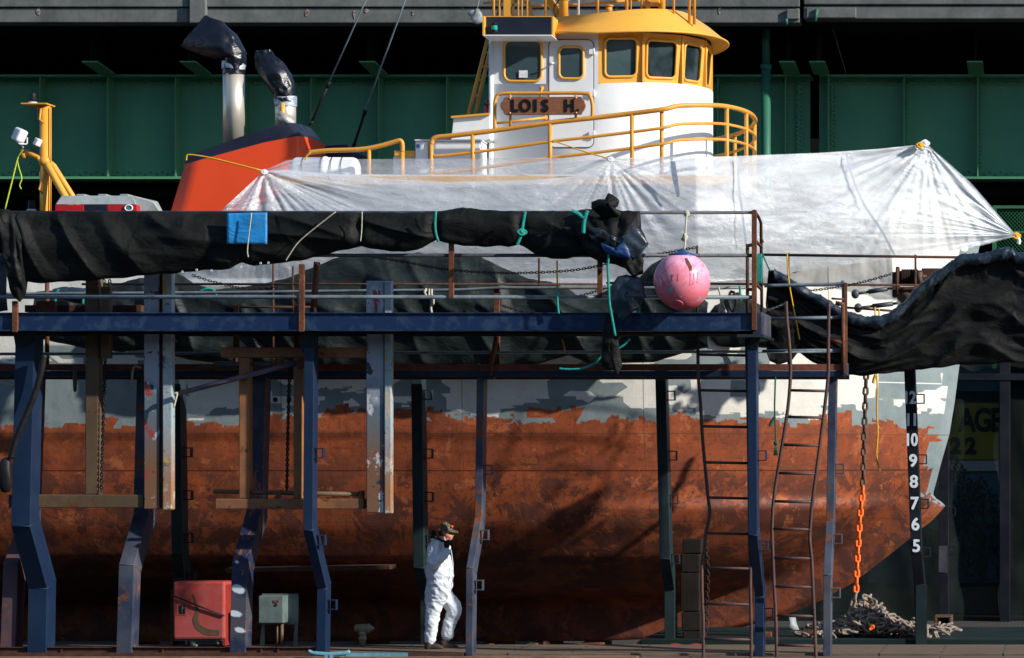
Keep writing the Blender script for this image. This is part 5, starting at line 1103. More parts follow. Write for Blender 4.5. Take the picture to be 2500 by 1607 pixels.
roll('bunched_black_tarp', 'black tarp end bunched over the rail at the left edge', [(-60, 520), (-20, 512), (20, 513), (48, 522), (62, 545)], [(-60, 606), (-10, 605), (8, 602), (20, 680), (30, 720), (48, 738), (62, 715)], 38.3, .15, 'tarp', 50, 30, .09, 4, (2, .5), 9)
roll('hanging_navy_cloth', 'dark navy cloth hanging at the far left behind the platform rail', [(-80, 620), (18, 622)], [(-80, 765), (18, 760)], 38.7, .04, 'navytarp', 20, 16, .03, 4, (2, .4), 12, thin=True)
o = MB(); cols = []
pw = o; rows = []
for i in range(16):
    px = lerp(568, 665, i / 15); rows.append([W(px, lerp(pl([(568, 525), (665, 523)], px), pl([(568, 599), (665, 600)], px), j / 11), 38.34) for j in range(12)])
for r_ in rows:
    for j, p in enumerate(r_): p.y -= .25 + .012 * N(p.x * 4, p.z * 4, 2)
o.grid(rows); bp_ = o.build('blue_patch', M['bluepatch'], loc=W(616, 600, 38.1)); bp_.modifiers.new('s', 'SOLIDIFY').thickness = .012; tag(bp_, 'bright blue square patch laced over the rolled black tarp', 'patch')
# messy end of the roll
def flap(name, label, poly, Y, mat, bulge=.05, seed=1, cat='tarp flap', fold=.03):
    # fan mesh of an outline, puckered; real thickness through solidify
    P2 = [Vector((x, y, 0)) for x, y in poly]; c = sum(P2, Vector()) / len(P2); m = MB(); rows = []; K = 9
    dense = []
    for a, b in zip(P2, P2[1:] + P2[:1]):
        for k in range(6): dense.append(a.lerp(b, k / 6))
    for j in range(1, K + 1):
        t_ = j / K; row = []
        for q in dense:
            s_ = c.lerp(q, t_); p = W(s_.x, s_.y, Y); f = (1 - abs(noise.noise(Vector((p.x * 5, p.z * 5, seed)))) * 2) * fold
            p.y -= bulge * (1 - t_ ** 2) + f; row.append(p)
        rows.append(row)
    m.grid(rows, True, True); cc = W(c.x, c.y, Y); cc.y -= bulge; n0 = len(dense); m.add([cc] + rows[0], [(0, 1 + k, 1 + (k + 1) % n0) for k in range(n0)], True)
    low = max(poly, key=lambda q: q[1]); o = m.build(name, M[mat], loc=W(low[0], low[1], Y)); sd_ = o.modifiers.new('s', 'SOLIDIFY'); sd_.thickness = .015
    tag(o, label, cat); return o
flap('tarp_knot', 'knotted tarp corner sticking up above the rolled tarp', [(1447, 508), (1446, 496), (1462, 489), (1478, 490), (1487, 474), (1497, 478), (1511, 490), (1508, 502), (1496, 512), (1516, 520), (1520, 532), (1470, 530)], 38.1, 'tarp', .10, 3, fold=.05)
flap('tarp_bundle', 'crumpled black tarp bundle at the right end of the roll', [(1400, 545), (1450, 535), (1535, 515), (1562, 518), (1566, 560), (1584, 595), (1565, 620), (1573, 640), (1570, 668), (1550, 678), (1530, 655), (1500, 645), (1470, 640), (1440, 625), (1420, 590)], 38.12, 'tarp', .14, 5, fold=.07)
flap('stitched_flap', 'stitched grey tarp corner folded over the roll beside the blue lining', [(1432, 556), (1462, 558), (1500, 588), (1540, 568), (1545, 552), (1560, 560), (1583, 596), (1560, 630), (1546, 632), (1528, 612), (1500, 602), (1470, 600), (1440, 580)], 38.0, 'navytarp', .05, 8)
flap('blue_lining', 'bright dark blue lining showing beneath the stitched flap', [(1466, 594), (1500, 612), (1530, 588), (1541, 632), (1505, 625), (1478, 614)], 37.96, 'tarpblue', .04, 2)
flap('hanging_tarp_tail', 'slate coloured vinyl flap hanging over the blue beam left of the buoy', [(1510, 676), (1530, 672), (1560, 678), (1572, 700), (1576, 725), (1560, 750), (1535, 768), (1517, 782), (1505, 770), (1492, 740), (1490, 705)], 38.1, 'navytarp', .06, 14)
flap('black_tarp_strip', 'narrow black tarp strip with grommets trailing below the blue beam', [(1478, 768), (1500, 766), (1506, 800), (1512, 850), (1518, 895), (1508, 918), (1500, 900), (1486, 905), (1470, 895), (1471, 850), (1475, 800)], 38.15, 'tarp', .03, 15)
m = MB()
for px, y in ((480, 662), (445, 667), (516, 664), (588, 655), (636, 646), (655, 645)): m.tube([W(px + 2.2 * math.cos(a), y - 3 + 2.2 * math.sin(a), 38.1) for a in [k * math.pi / 4 for k in range(8)]], .005, 5, True)
tag(m.build('tarp_grommets', M['offwhite'], loc=W(540, 660, 38.1)), 'row of small pale grommets along the lower hem of the rolled tarp', 'grommets')
# stitch marks
# tarp on the hull side
t2 = [(425, 662), (470, 690), (520, 708), (600, 700), (640, 692), (700, 680), (760, 655), (800, 638), (850, 622), (920, 620), (1000, 622), (1018, 616), (1060, 624), (1175, 628), (1230, 655), (1290, 680), (1350, 690), (1385, 705), (1420, 726), (1440, 728), (1460, 720), (1500, 700), (1560, 680), (1590, 648), (1620, 630), (1650, 640), (1690, 700), (1730, 740)]
b2 = [(425, 870), (500, 885), (700, 893), (900, 895), (1100, 893), (1220, 896), (1330, 886), (1388, 866), (1432, 888), (1595, 885), (1657, 866), (1695, 854), (1730, 849)]
roll('hull_side_tarp', 'dark green black tarp peaked like a tent along the ship side behind the rails', t2, b2, 42.3, .16, 'tarp2', 330, 44, .16, 1.5, (1.2, .5), 21, thin=True, slant=.5)
roll('hull_side_tarp', 'black tarp bundled on the ship side under the left half of the rolled tarp', [(90, 712), (200, 705), (300, 690), (345, 678), (420, 672), (430, 690)], [(90, 826), (150, 838), (200, 850), (300, 860), (345, 852), (400, 872), (430, 880)], 41.9, .15, 'tarp2', 110, 30, .14, 2, (1, .6), 25, thin=True)
roll('hull_side_tarp', 'dark tarp draped between the upper platform end and the winch side', [(1735, 745), (1770, 718), (1800, 712), (1840, 735), (1880, 760)], [(1735, 830), (1752, 845), (1790, 850), (1830, 845), (1880, 850)], 42.95, .1, 'tarp2', 50, 20, .08, 3, (1, .6), 27, thin=True)
roll('grey_bundle', 'grey cloth bundle tied with teal cord under the rolled tarp at left', [(132, 705), (160, 700), (240, 707)], [(132, 731), (200, 742), (240, 738)], 40.8, .1, 'silvertrim' if 0 else 'navytarp', 40, 14, .03, 4, (.5, 2), 31)
t3 = [(1872, 740), (1878, 662), (1890, 662), (1925, 680), (1960, 702), (2000, 727), (2030, 745), (2068, 765), (2110, 776), (2150, 778), (2170, 768), (2200, 745), (2230, 712), (2260, 690), (2300, 662), (2340, 630), (2350, 626), (2400, 624), (2440, 613), (2475, 610), (2482, 622), (2620, 624)]
b3 = [(1872, 860), (1880, 882), (1900, 892), (1935, 880), (1950, 860), (1985, 885), (2010, 895), (2060, 912), (2100, 919), (2150, 914), (2250, 902), (2330, 893), (2400, 889), (2500, 884), (2620, 880)]
roll('hanging_black_tarp', 'wide black tarp swagged over the rail in front of the bow at right', t3, b3, 40.3, .10, 'tarp', 360, 60, .0001, 1, (1, 1), 41, thin=True)
o = bpy.data.objects['hanging_black_tarp']; me = o.data   # swagged folds follow the hang of the cloth
x0, x1 = 1872, 2620; nu, nv = 360, 60
for i, v in enumerate(me.vertices):
    wx, wz = v.co.x + ORG[o.name].x, v.co.z + ORG[o.name].z; px = VX + F * wx / 40.3; py = H0 - (wz - CZ) * F / 40.3
    yt, yb = pl(t3, px), pl(b3, px); vv = (py - yt) / max(20, yb - yt)
    s_ = vv * 2.0 + .8 * noise.noise(Vector((px * .004, vv * 1.2, 7))); rid = 1 - abs(((s_ * 1.15) % 1) * 2 - 1); fine = 1 - abs(noise.noise(Vector((px * .012, vv * 9, 3)))) * 2; edge = math.exp(-(vv / .13) ** 2); cr = noise.noise(Vector((px * .09 + vv * 6, vv * 14, 5)))
    v.co.y -= .075 * rid ** 2 + .03 * fine + edge * (.08 + .03 * cr)
hm = []; rr2 = []; m = MB(); cols = []
for i in range(300):
    px = lerp(1892, 2610, i / 299); c = W(px, pl(t3, px) + 9, 40.12); r_ = .085 + .03 * noise.noise(Vector((px * .03, 1, 2))); tw = px * .035
    cols.append([c + Vector((.25 * r_ * math.sin(tw), math.cos(a) * r_ * (1 + .25 * noise.noise(Vector((math.cos(a + tw) * 2, math.sin(a + tw) * 2, px * .06)))), math.sin(a) * r_ * (1 + .3 * noise.noise(Vector((math.cos(a + tw) * 3, math.sin(a + tw) * 3, px * .09)))))) for a in [k * math.pi / 9 for k in range(18)]])
m.grid(cols, True, True); m.build('rolled_hem', M['navytarp'], o)
m = MB(); m.pbox(2000, 2700, 880, 885, 40.45, .1); tag(m.build('tarp_batten', M['rust'], loc=W(2350, 885, 40.45)), 'thin rust red rail under the hem of the swagged tarp at far right', 'rail')
# ------------------------------------------------------------------ clear plastic sheets
def sheet(name, label, top, bot, Yf, ties, mat, nu=260, nv=90, amp=.05, seed=0):
    x0, x1 = top[0][0], top[-1][0]; rows = []; at = []
    for j in range(nv):
        v = j / (nv - 1); row = []
        for i in range(nu):
            u = i / (nu - 1); px = lerp(x0, x1, u); py = lerp(pl(top, px), pl(bot, px), v); p = W(px, py, Yf(px, py)); f = 0
            for (tx, ty, k, rad) in ties:
                dx, dy = px - tx, py - ty; r = math.hypot(dx, dy) + 1; a = math.atan2(dy, dx)
                s_ = noise.noise(Vector((a * k, seed + tx * .1, r * .0012))); s2 = noise.noise(Vector((a * k * 2.7, seed + 5, r * .002))); w = math.exp(-r / rad) * min(1, r / 18)
                f += ((1 - abs(s_) * 3.2) * .75 + (1 - abs(s2) * 3) * .4) * w
            cr = noise.fractal(Vector((px * .008, py * .02, seed)), 1, 2.2, 3); g = .5 * f + .22 * cr
            p.y -= amp * (f * .9 + cr * .5); row.append(p); at.append(min(1, max(0, .42 + g * .75)))
        rows.append(row)
    m = MB(); m.grid(rows, True, at=at); o = m.build(name, M[mat], loc=W(top[0][0], top[0][1], 42.6), attr='fold'); tag(o, label, 'plastic sheet', 'plastic sheets tied over the side of the boat'); return o
Yf = lambda px, py: 42.55 + max(0, (px - 1700) / 800) * 1.6 - .25 * math.sin(min(1, max(0, (py - 380) / 300)) * math.pi)
TI = [(645, 418, 5.0, 260), (1490, 389, 5.0, 130), (2262, 352, 6.0, 330), (2480, 575, 4.5, 260), (540, 515, 3, 90)]
tA = [(440, 690), (540, 517), (645, 418), (700, 415), (820, 425), (960, 438), (1100, 445), (1300, 440), (1440, 428), (1560, 410), (1640, 394), (1700, 384), (1800, 381), (2000, 374), (2150, 364), (2262, 352), (2300, 384), (2370, 446), (2430, 515), (2480, 575)]
bA = [(440, 692), (500, 698), (645, 700), (900, 700), (1300, 700), (1700, 690), (1850, 682), (1960, 660), (2080, 645), (2200, 628), (2380, 605), (2480, 577)]
sheet('plastic_sheet', 'large milky plastic sheet covering the side of the boat up to the bow', tA, bA, Yf, TI, 'plastic', 420, 120, .042, 1)
tB = [(645, 417), (700, 392), (740, 390), (840, 389), (1000, 388), (1200, 387), (1350, 386), (1490, 388), (1600, 383), (1730, 381)]
bB = [(645, 419), (700, 425), (820, 437), (960, 450), (1100, 458), (1300, 452), (1440, 440), (1560, 420), (1640, 402), (1730, 385)]
sheet('plastic_sheet', 'thin clear plastic band above the sagging fold in front of the wheelhouse rail', tB, bB, lambda a, b: 42.9, [(645, 418, 5, 240), (1490, 389, 5, 120)], 'plasticfar', 260, 30, .03, 6)
def seam(pts, w, label):
    m = MB(); L1 = []; L2 = []
    for x, y in [(v.x, v.y) for v in catmull([(a, b, 0) for a, b in pts], 6)]:
        L1.append(W(x - w, y, Yf(x, y) - .09)); L2.append(W(x + w, y, Yf(x, y) - .09))
    m.grid([L1, L2]); o = m.build('seam_strip', M['seam'], bpy.data.objects['plastic_sheet'])
M['seam'] = plastic('doubled_plastic_seam', .75, 1.0, (.80, .87, .95))
seam([(1806, 384), (1803, 440), (1812, 520), (1822, 600)], 3, ''); seam([(2066, 374), (2080, 430), (2110, 500), (2150, 560), (2185, 625)], 3.2, '')
m = MB(); m.grid([[W(1637, 394, 42.2), W(1640, 430, 42.2), W(1652, 482, 42.2)], [W(1648, 394, 42.2), W(1654, 430, 42.2), W(1660, 480, 42.2)]]); m.build('taped_fold', M['tape'], bpy.data.objects['plastic_sheet'])
def polyrope(name, label, pts, r, mat, cat='rope', Y=None, group=None, sag=5):
    P_ = [W(x, y, Y) if Y else W(x, y, q) for x, y, *qq in pts for q in [qq[0] if qq else 0]]
    m = MB(); m.tube(catmull(P_, sag), r, 6); low = min(P_, key=lambda v: v.z); o = m.build(name, M[mat], loc=low); tag(o, label, cat, group); return o
def knot(name, label, px, py, Y, r, mat, cat='knot'):
    m = MB(); c = W(px, py, Y)
    for k in range(3): m.tube([c + Vector((r * math.cos(a) * (.7 + .3 * k), (r * .6) * math.sin(a + k), r * math.sin(a) * (1 - .2 * k))) for a in [q * math.pi / 6 for q in range(12)]], r * .32, 6, True)
    m.ball(c, r * .7); tag(m.build(name, M[mat], loc=c - Vector((0, 0, r))), label, cat)
knot('tie_ball', 'pink and white ball tie at the peak of the plastic sheet', 2258, 350, 43.5, .05, 'lampwhite', 'tie'); knot('tied_knot', 'orange cord knot at the peak of the plastic sheet', 2246, 355, 43.45, .045, 'ropeyellow')
knot('tied_knot', 'yellow cord knot at the far right corner of the plastic sheet', 2481, 576, 43.9, .05, 'ropeyellow'); knot('tie_ball', 'white ball tie at the left corner of the plastic sheet', 645, 420, 42.4, .035, 'lampwhite', 'tie'); knot('tie_ball', 'white ball tie in front of the wheelhouse', 1491, 389, 42.5, .035, 'lampwhite', 'tie')
polyrope('yellow_line', 'yellow cord stretched over the orange funnel to the plastic sheet', [(455, 392), (456, 382), (464, 378), (520, 387), (640, 417)], .012, 'ropeyellow', 'cord', 42.9)
polyrope('yellow_line', 'yellow cord from the aft rail to the plastic band', [(758, 372), (748, 382), (745, 392)], .014, 'ropeyellow', 'cord', 43.1)
polyrope('yellow_line', 'yellow cord from the wheelhouse rail down to the ball tie', [(1343, 346), (1360, 347), (1420, 368), (1488, 388)], .010, 'ropeyellow', 'cord', 43.0)
polyrope('lime_line', 'lime green cord hanging from the aft mast arm to the tarp', [(56, 366), (44, 385), (30, 440), (12, 512)], .012, 'ropelime', 'cord', 45.8)
polyrope('lime_line', 'short loose lime green cord end beside the aft mast', [(42, 392), (46, 410), (53, 435), (48, 452), (52, 462)], .010, 'ropelime', 'cord', 45.8)
polyrope('plastic_tail', 'twisted plastic tail trailing from the right corner knot', [(2481, 576), (2488, 588), (2486, 596)], .03, 'lampwhite', 'plastic tail', 43.9)
# objects seen through the plastic
lr_ = thing('life_raft_canister', 'white barrel life raft canister behind the plastic near the funnel', 'life raft', W(790, 455, 43.6))
m = MB(); m.lathe(W(712, 418, 43.9), [(.14, 0), (.19, .03), (.21, .08), (.21, .48), (.225, .50), (.225, .54), (.21, .56), (.21, .95), (.19, 1.0), (.14, 1.03)], 22, 'X'); m.build('canister', M['white'], lr_)
for px in (745, 790, 815, 840): MB().tube([W(px, 418, 43.9) + Vector((0, .222 * math.cos(a), .222 * math.sin(a))) for a in [j * math.pi / 10 for j in range(20)]], .005, 5, True).build('strap', M['black'], lr_)
m = MB(); m.pbox(715, 870, 455, 466, 43.8, .3); m.build('cradle', M['yellow'], lr_)
dl = thing('orange_lamp', 'small orange light glowing faintly through the plastic above the rolled tarp', 'lamp', W(1405, 474, 43.5)); MB().ball(W(1405, 474, 43.5), .045).build('lens', M['chainorange'], dl)
# red white locker aft
rl = thing('covered_locker', 'red and black banded locker with grey rounded cover on the aft deck', 'locker', W(235, 560, 44.5))
Yk = 44.5
MB().pbox(134, 205, 500, 560, Yk, .9).build('red_panel', M['redplain'], rl, .01); MB().pbox(205.5, 261, 500, 560, Yk, .9).build('black_panel', M['navy'], rl, .01); MB().pbox(261.5, 334, 500, 560, Yk, .9).build('red_panel', M['redplain'], rl, .01)
m = MB(); m.hexa([W(135, 499.7, Yk - .01), W(334, 499.7, Yk - .01), W(334, 499.7, Yk + .9), W(135, 499.7, Yk + .9), W(150, 478, Yk + .08), W(325, 478, Yk + .08), W(325, 478, Yk + .85), W(150, 478, Yk + .85)])
m.hexa([W(326, 560, Yk + .2), W(420, 560, Yk + .2), W(420, 560, Yk + .8), W(326, 560, Yk + .8), W(326, 478, Yk + .1), W(375, 492, Yk + .2), W(385, 492, Yk + .8), W(326, 478, Yk + .8)])
for k in range(3): m.pbox(185 + k * 53, 208 + k * 53, 474, 479, Yk + .2, .3)
m.build('soft_cover', M['silvertrim'], rl, .03)
m = MB(); m.tube([W(314 + 9 * math.cos(a), 508 + 7 * math.sin(a), Yk - .012) for a in [j * math.pi / 10 for j in range(20)]], .012, 6, True); m.build('round_emblem_ring', M['lampwhite'], rl); MB().ball(W(314, 508, Yk - .005), .045, .008, .035).build('emblem_disc', M['sheetwall'], rl)
lv = thing('life_vest', 'red life vest hanging on the aft side of the wheelhouse', 'life vest', W(1190, 318, 44.3))
m = MB(); m.ball(W(1191, 280, 44.5), .055, .08, .26, fn=lambda v: v + Vector((.02 * N(v.z * 6, 1, 2), 0, 0))); m.build('vest_body', M['redplain'], lv); m = MB(); m.ball(W(1190, 255, 44.4), .06, .05, .02); m.tube(catmull([W(1188, 318, 44.4), W(1186, 335, 44.4), W(1193, 350, 44.4), W(1192, 370, 44.4)], 4), .01, 5); m.build('strap', M['rubber'], lv)
M['bagwhite'] = paint('dirty_white_film', (.34, .35, .36), (.16, .17, .18), 12, .5, grime=.5, bump=.5)
pb = MB(); pb.ball(W(1163, 42, 44.6), .09, .05, .11, 16, 10, fn=lambda v: v + Vector((.05 * N(v.x * 9, v.y * 9, v.z * 9), .03 * N(v.z * 12, 1, 2), .05 * N(v.x * 7, 3, v.z * 7)))); pb.ball(W(1153, 32, 44.6), .07, .03, .05, fn=lambda v: v + Vector((.04 * N(v.x * 9, v.y * 9, v.z * 9), 0, 0))); pb.tube([W(1163, 30, 44.6), W(1168, 10, 44.6), W(1172, -10, 44.6)], .006, 5)
tag(pb.build('caught_plastic_bag', M['bagwhite'], loc=W(1163, 55, 44.6)), 'crumpled white plastic bag snagged near the wheelhouse roof', 'plastic bag')
# exhaust bags
def bag(label, secs, b_, seed, loc):
    m = MB(); rows = []; cs = []
    for k in range(len(secs) - 1):
        for q in range(5): cs.append([lerp(a, b, q / 5) for a, b in zip(secs[k], secs[k + 1])])
    cs.append(list(secs[-1]))
    for i, (cx, cy, ax, ay, d) in enumerate(cs):
        row = []; hw = math.hypot(ax, ay) * YC / F
        for k in range(36):
            a = 2 * math.pi * k / 36; p = W(cx + ax * math.cos(a), cy + ay * math.cos(a), YC); p.y += d * math.sin(a)
            f = 1 - abs(noise.noise(Vector((math.cos(a) * 1.5 + i * .13, math.sin(a) * 2.5 - i * .1, seed + i * .12)))) * 3
            g = noise.noise(Vector((math.cos(a) * 4, math.sin(a) * 4, seed + i * .3)))
            p.y -= .03 * f * math.sin(a) * -1 + .012 * g; p.z += .02 * g; row.append(p)
        rows.append(row)
    m.grid(rows, True, True); m.add(rows[0], [list(range(36))]); m.add(rows[-1], [list(range(36))])
    tag(m.build('exhaust_cover_bag', M['bag'], loc=W(*loc, YC)), label, 'bag', 'black bags taped over the exhaust pipes')
bag('taller black bag taped over the left exhaust pipe and folded to the left', [(571, 182, 27, 0, .18), (571, 165, 27, 0, .185), (576, 148, 25, 6, .2), (570, 135, 30, -10, .25), (545, 112, 31, -30, .24), (510, 92, 33, -38, .15), (472, 74, 31, -38, .015)], .2, 1, (571, 185))
bag('shorter black bag taped over the right exhaust pipe with a ragged top', [(697, 250, 25, 0, .17), (695, 238, 25, 0, .18), (692, 220, 29, -6, .2), (678, 190, 33, -10, .23), (658, 160, 33, -8, .18), (645, 138, 24, -4, .08), (643, 123, 20, -1, .015)], .2, 5, (697, 255))
def tape(px, y0, y1, w, label):
    m = MB(); c = W(px, 0, YC); rows = []
    for k in range(9):
        z = WZ(lerp(y1, y0, k / 8), YC); rows.append([Vector((c.x + (w + .012 * N(a * 2, z * 30, 1)) * math.cos(a), YC + w * math.sin(a), z + .012 * math.sin(a * 2 + k))) for a in [j * math.pi / 14 for j in range(28)]])
    m.grid(rows, True, True); tag(m.build('duct_tape_wrap', M['tape'], loc=Vector((c.x, YC, WZ(y1, YC)))), label, 'tape', 'duct tape wraps on the exhaust pipes')
tape(571, 151, 170, .19, 'silver tape band round the neck of the left exhaust bag'); tape(697, 237, 260, .178, 'silver tape band round the neck of the right exhaust bag')
# ------------------------------------------------------------------ buoy
by = thing('pink_buoy', 'big faded pink inflatable buoy hanging from the platform rail', 'buoy', W(1664, 759, 38.0))
Yb = 38.0; cbx = W(1665, 687, Yb); rbx, rbz = 68.5 * Yb / F, 71 * Yb / F
m = MB(); m.ball(cbx, rbx, rbx, rbz, 48, 30, fn=lambda v: v + Vector(((v.z - cbx.z) * -.02, 0, 0))); m.build('buoy_ball', M['buoy'], by)
m = MB(); m.lathe(cbx + Vector((0, 0, rbz - .035)), [(.19, -.012), (.165, .01), (.10, .032), (.05, .05), (.045, .07), (.0, .075)], 24); m.build('blue_cap', M['tarpblue'], by)
def onball(px, py, k=1.004):
    x = WX(px, Yb) - cbx.x; z = WZ(py, Yb) - cbx.z; q = max(0, 1 - (x / rbx) ** 2 - (z / rbz) ** 2); return Vector((cbx.x + x - z * .02, cbx.y - rbx * math.sqrt(q) * k - .002, cbx.z + z))
def ballpatch(name, poly, mat):
    m = MB(); c = Vector((sum(p[0] for p in poly) / len(poly), sum(p[1] for p in poly) / len(poly))); rows = []
    for t_ in (.02, .35, .7, 1.0): rows.append([onball(c.x + (x - c.x) * t_, c.y + (y - c.y) * t_, 1.006) for x, y in poly])
    m.grid(rows, True, True); m.build(name, mat, by)
ballpatch('bare_patch', [(1678, 634), (1683, 632), (1690, 642), (1697, 655), (1697, 664), (1692, 666), (1688, 655), (1682, 645)], M['rust']); 
ballpatch('grey_tape_patch', [(1642, 702), (1652, 700), (1651, 712), (1644, 722), (1637, 720), (1640, 712)], M['silvertrim']); ballpatch('grey_tape_patch', [(1708, 730), (1716, 724), (1712, 734), (1704, 738)], M['silvertrim'])
smr = paint('faded_red_print', (.62, .10, .14), (.72, .2, .3), 20, .4)
for poly in ([(1610, 678), (1614, 678), (1618, 706), (1614, 706)], [(1618, 676), (1622, 676), (1628, 702), (1640, 700), (1641, 704), (1624, 708)], [(1602, 690), (1605, 688), (1606, 702), (1603, 704)], [(1692, 672), (1696, 671), (1695, 700), (1691, 701)], [(1700, 671), (1704, 670), (1702, 698), (1698, 699)], [(1709, 668), (1712, 667), (1710, 694), (1707, 696)], [(1650, 674), (1655, 674), (1652, 692), (1649, 692)], [(1664, 674), (1668, 674), (1667, 690), (1663, 690)]): ballpatch('faded_print', poly, smr)
m = MB(); m.tube([onball(1654 + 17 * math.cos(a), 744 + 8 * math.sin(a)) for a in [j * math.pi / 10 for j in range(20)]], .006, 5, True); m.build('faded_ring_mark', smr, by)
m = MB(); m.tube(catmull([W(1672, 515, 38.3), W(1680, 522, 38.25), W(1676, 530, 38.2), W(1674, 560, 38.15), W(1672, 600, 38.0), W(1668, 617, 38.0)], 5), .014, 6); m.tube(catmull([W(1676, 532, 38.2), W(1690, 526, 38.2), W(1697, 530, 38.2)], 4), .008, 5); m.ball(W(1672, 580, 38.1), .045, .04, .06, fn=lambda v: v + Vector((.02 * N(v.x * 20, v.y * 20, v.z * 20), 0, 0))); m.ball(W(1677, 523, 38.25), .04, .04, .05)
m.build('hanging_rope', M['ropewhite'], by)
# ------------------------------------------------------------------ ropes
def vrope(label, pts, Y, mat, r=.012, name='rope_end', cat='rope'): return polyrope(name, label, pts, r, mat, cat, Y)
vrope('teal lashing on the rolled tarp just left of centre', [(1064, 516), (1062, 545), (1064, 570), (1070, 590)], 38.02, 'ropeteal', .018, 'teal_lashing')
vrope('frayed teal lashing on the rolled tarp below the wheelhouse door', [(1282, 516), (1277, 545), (1274, 565), (1268, 585), (1262, 598)], 38.0, 'ropeteal', .022, 'teal_lashing'); knot('teal_knot', 'teal knot on the lashing below the wheelhouse door', 1274, 567, 37.95, .045, 'ropeteal')
vrope('teal lashing near the knotted tarp corner', [(1434, 514), (1428, 530), (1425, 550), (1424, 570)], 37.95, 'ropeteal', .028, 'teal_lashing'); vrope('loose teal tail left of the knotted tarp corner', [(1396, 516), (1410, 522), (1424, 532), (1432, 530)], 37.95, 'ropeteal', .03, 'teal_tail')
vrope('long teal rope hanging from the roll over the blue beam', [(1487, 620), (1484, 650), (1486, 700), (1488, 740), (1494, 775), (1502, 820)], 37.95, 'ropeteal', .017, 'teal_rope')
vrope('teal rope curving from the black strip to the toe board', [(1538, 828), (1515, 848), (1470, 870), (1450, 888), (1420, 900), (1385, 902), (1365, 900)], 38.25, 'ropeteal', .016, 'teal_rope')
vrope('vertical teal rope left of the hanging flap', [(1361, 700), (1361, 740), (1364, 766)], 38.3, 'ropeteal', .016, 'teal_rope'); vrope('yellow cord above the vertical teal rope', [(1360, 636), (1361, 700)], 38.32, 'ropeyellow', .012, 'yellow_line')
vrope('yellow cord end under the blue beam near the black strip', [(1372, 828), (1378, 850), (1380, 862)], 39.3, 'ropeyellow', .010, 'yellow_line')
vrope('short vertical teal rope left of the buoy', [(1560, 745), (1560, 766)], 38.3, 'ropeteal', .018, 'teal_rope'); vrope('thin teal cord right of the buoy', [(1806, 698), (1808, 735)], 39.2, 'ropeteal', .016, 'teal_rope')
for k in range(5): vrope('bundle of dark teal rope hanging at the right end of the upper platform', [(1849 + k * 2, 622), (1847 + k * 2.6, 650), (1848 + k * 2, 694)], 38.75 + k * .01, 'ropegreen', .014, 'coiled_rope') if k == 0 else None
m = MB(); 
for k in range(6): m.tube(catmull([W(1849 + k * 1.8, 620, 38.75), W(1846 + k * 2.8, 650, 38.73), W(1848 + k * 2, 692, 38.75)], 4), .012, 5)
m.tube(catmull([W(1862, 622, 38.8), W(1870, 640, 39.2), W(1880, 662, 40.1)], 4), .010, 5); tag(m.build('rope_bundle', M['ropeteal'], loc=W(1850, 692, 38.75)), 'hank of teal rope strung from the gate post to the swagged tarp', 'rope')
vrope('green rope with knotted end hanging between the wavy ladder and thick blue post', [(1893, 921), (1892, 960), (1891, 1000), (1893, 1040), (1894, 1085)], 39.6, 'ropegreen', .012, 'green_rope'); vrope('green rope loop beside the hanging green rope', [(1892, 1018), (1884, 1030), (1880, 1041)], 39.58, 'ropegreen', .022, 'green_rope')
m = MB()
for k in range(5): m.tube([W(1894, 1083, 39.6), W(1889 + k * 2.4, 1112, 39.6)], .008, 5)
m.ball(W(1894, 1082, 39.6), .035); tag(m.build('frayed_rope_end', M['ropegreen'], loc=W(1894, 1112, 39.6)), 'frayed tassel on the end of the green hanging rope', 'rope')
vrope('yellow rope hanging near the numbered black post', [(2140, 912), (2142, 950), (2141, 1000), (2143, 1060), (2140, 1110), (2148, 1150)], 41.6, 'ropeyellow', .012, 'yellow_rope'); vrope('short yellow knot tail below the swagged tarp', [(2138, 915), (2134, 925), (2132, 936)], 41.6, 'ropeyellow', .022, 'yellow_rope')
vrope('yellow cord lying over the front of the swagged tarp', [(1922, 620), (1925, 680), (1935, 740), (1945, 790), (1952, 830)], 39.95, 'ropeyellow', .010, 'yellow_line')
m = MB(); m.tube(catmull([W(1040, 706, 39.6), W(1037, 716, 39.55), W(1046, 725, 39.6), W(1056, 722, 39.55), (W(1058, 740, 39.55)), W(1052, 748, 39.6), W(1054, 766, 39.6)], 5), .018, 6); m.tube(catmull([W(1048, 706, 39.6), W(1047, 726, 39.55)], 3), .014, 6); m.tube([W(1054, 706, 39.6), W(1053, 740, 39.55)], .016, 6); tag(m.build('rope_knot', M['ropewhite'], loc=W(1054, 766, 39.6)), 'pale rope hitched on the grey rail above the middle of the blue beam', 'rope')
m = MB(); m.tube(catmull([W(1754, 700, 39.3), W(1758, 718, 39.3), W(1762, 735, 39.3), W(1754, 765, 39.3)], 4), .014, 6); m.tube(catmull([W(1762, 735, 39.3), W(1773, 765, 39.3)], 4), .014, 6); m.ball(W(1762, 734, 39.3), .03); tag(m.build('rope_bridle', M['ropewhite'], loc=W(1760, 765, 39.3)), 'forked white rope hanging right of the buoy', 'rope')
m = MB(); m.tube(catmull([W(1784, 712, 39.2), W(1778, 735, 39.2), W(1788, 760, 39.2), W(1798, 740, 39.2), W(1792, 714, 39.2)], 6), .02, 6, True); tag(m.build('hose_coil', M['rubber'], loc=W(1788, 762, 39.2)), 'small black hose coil beside the forked white rope', 'hose')
m = MB()
for k in range(7): m.tube(catmull([W(482 + k * 6, 899, 39.5), W(500 + k * 4, 893 - k % 3, 39.45), W(530 + k * 3, 896 + k % 2 * 3, 39.45), W(572, 901 - k, 39.5)], 5), .016, 6)
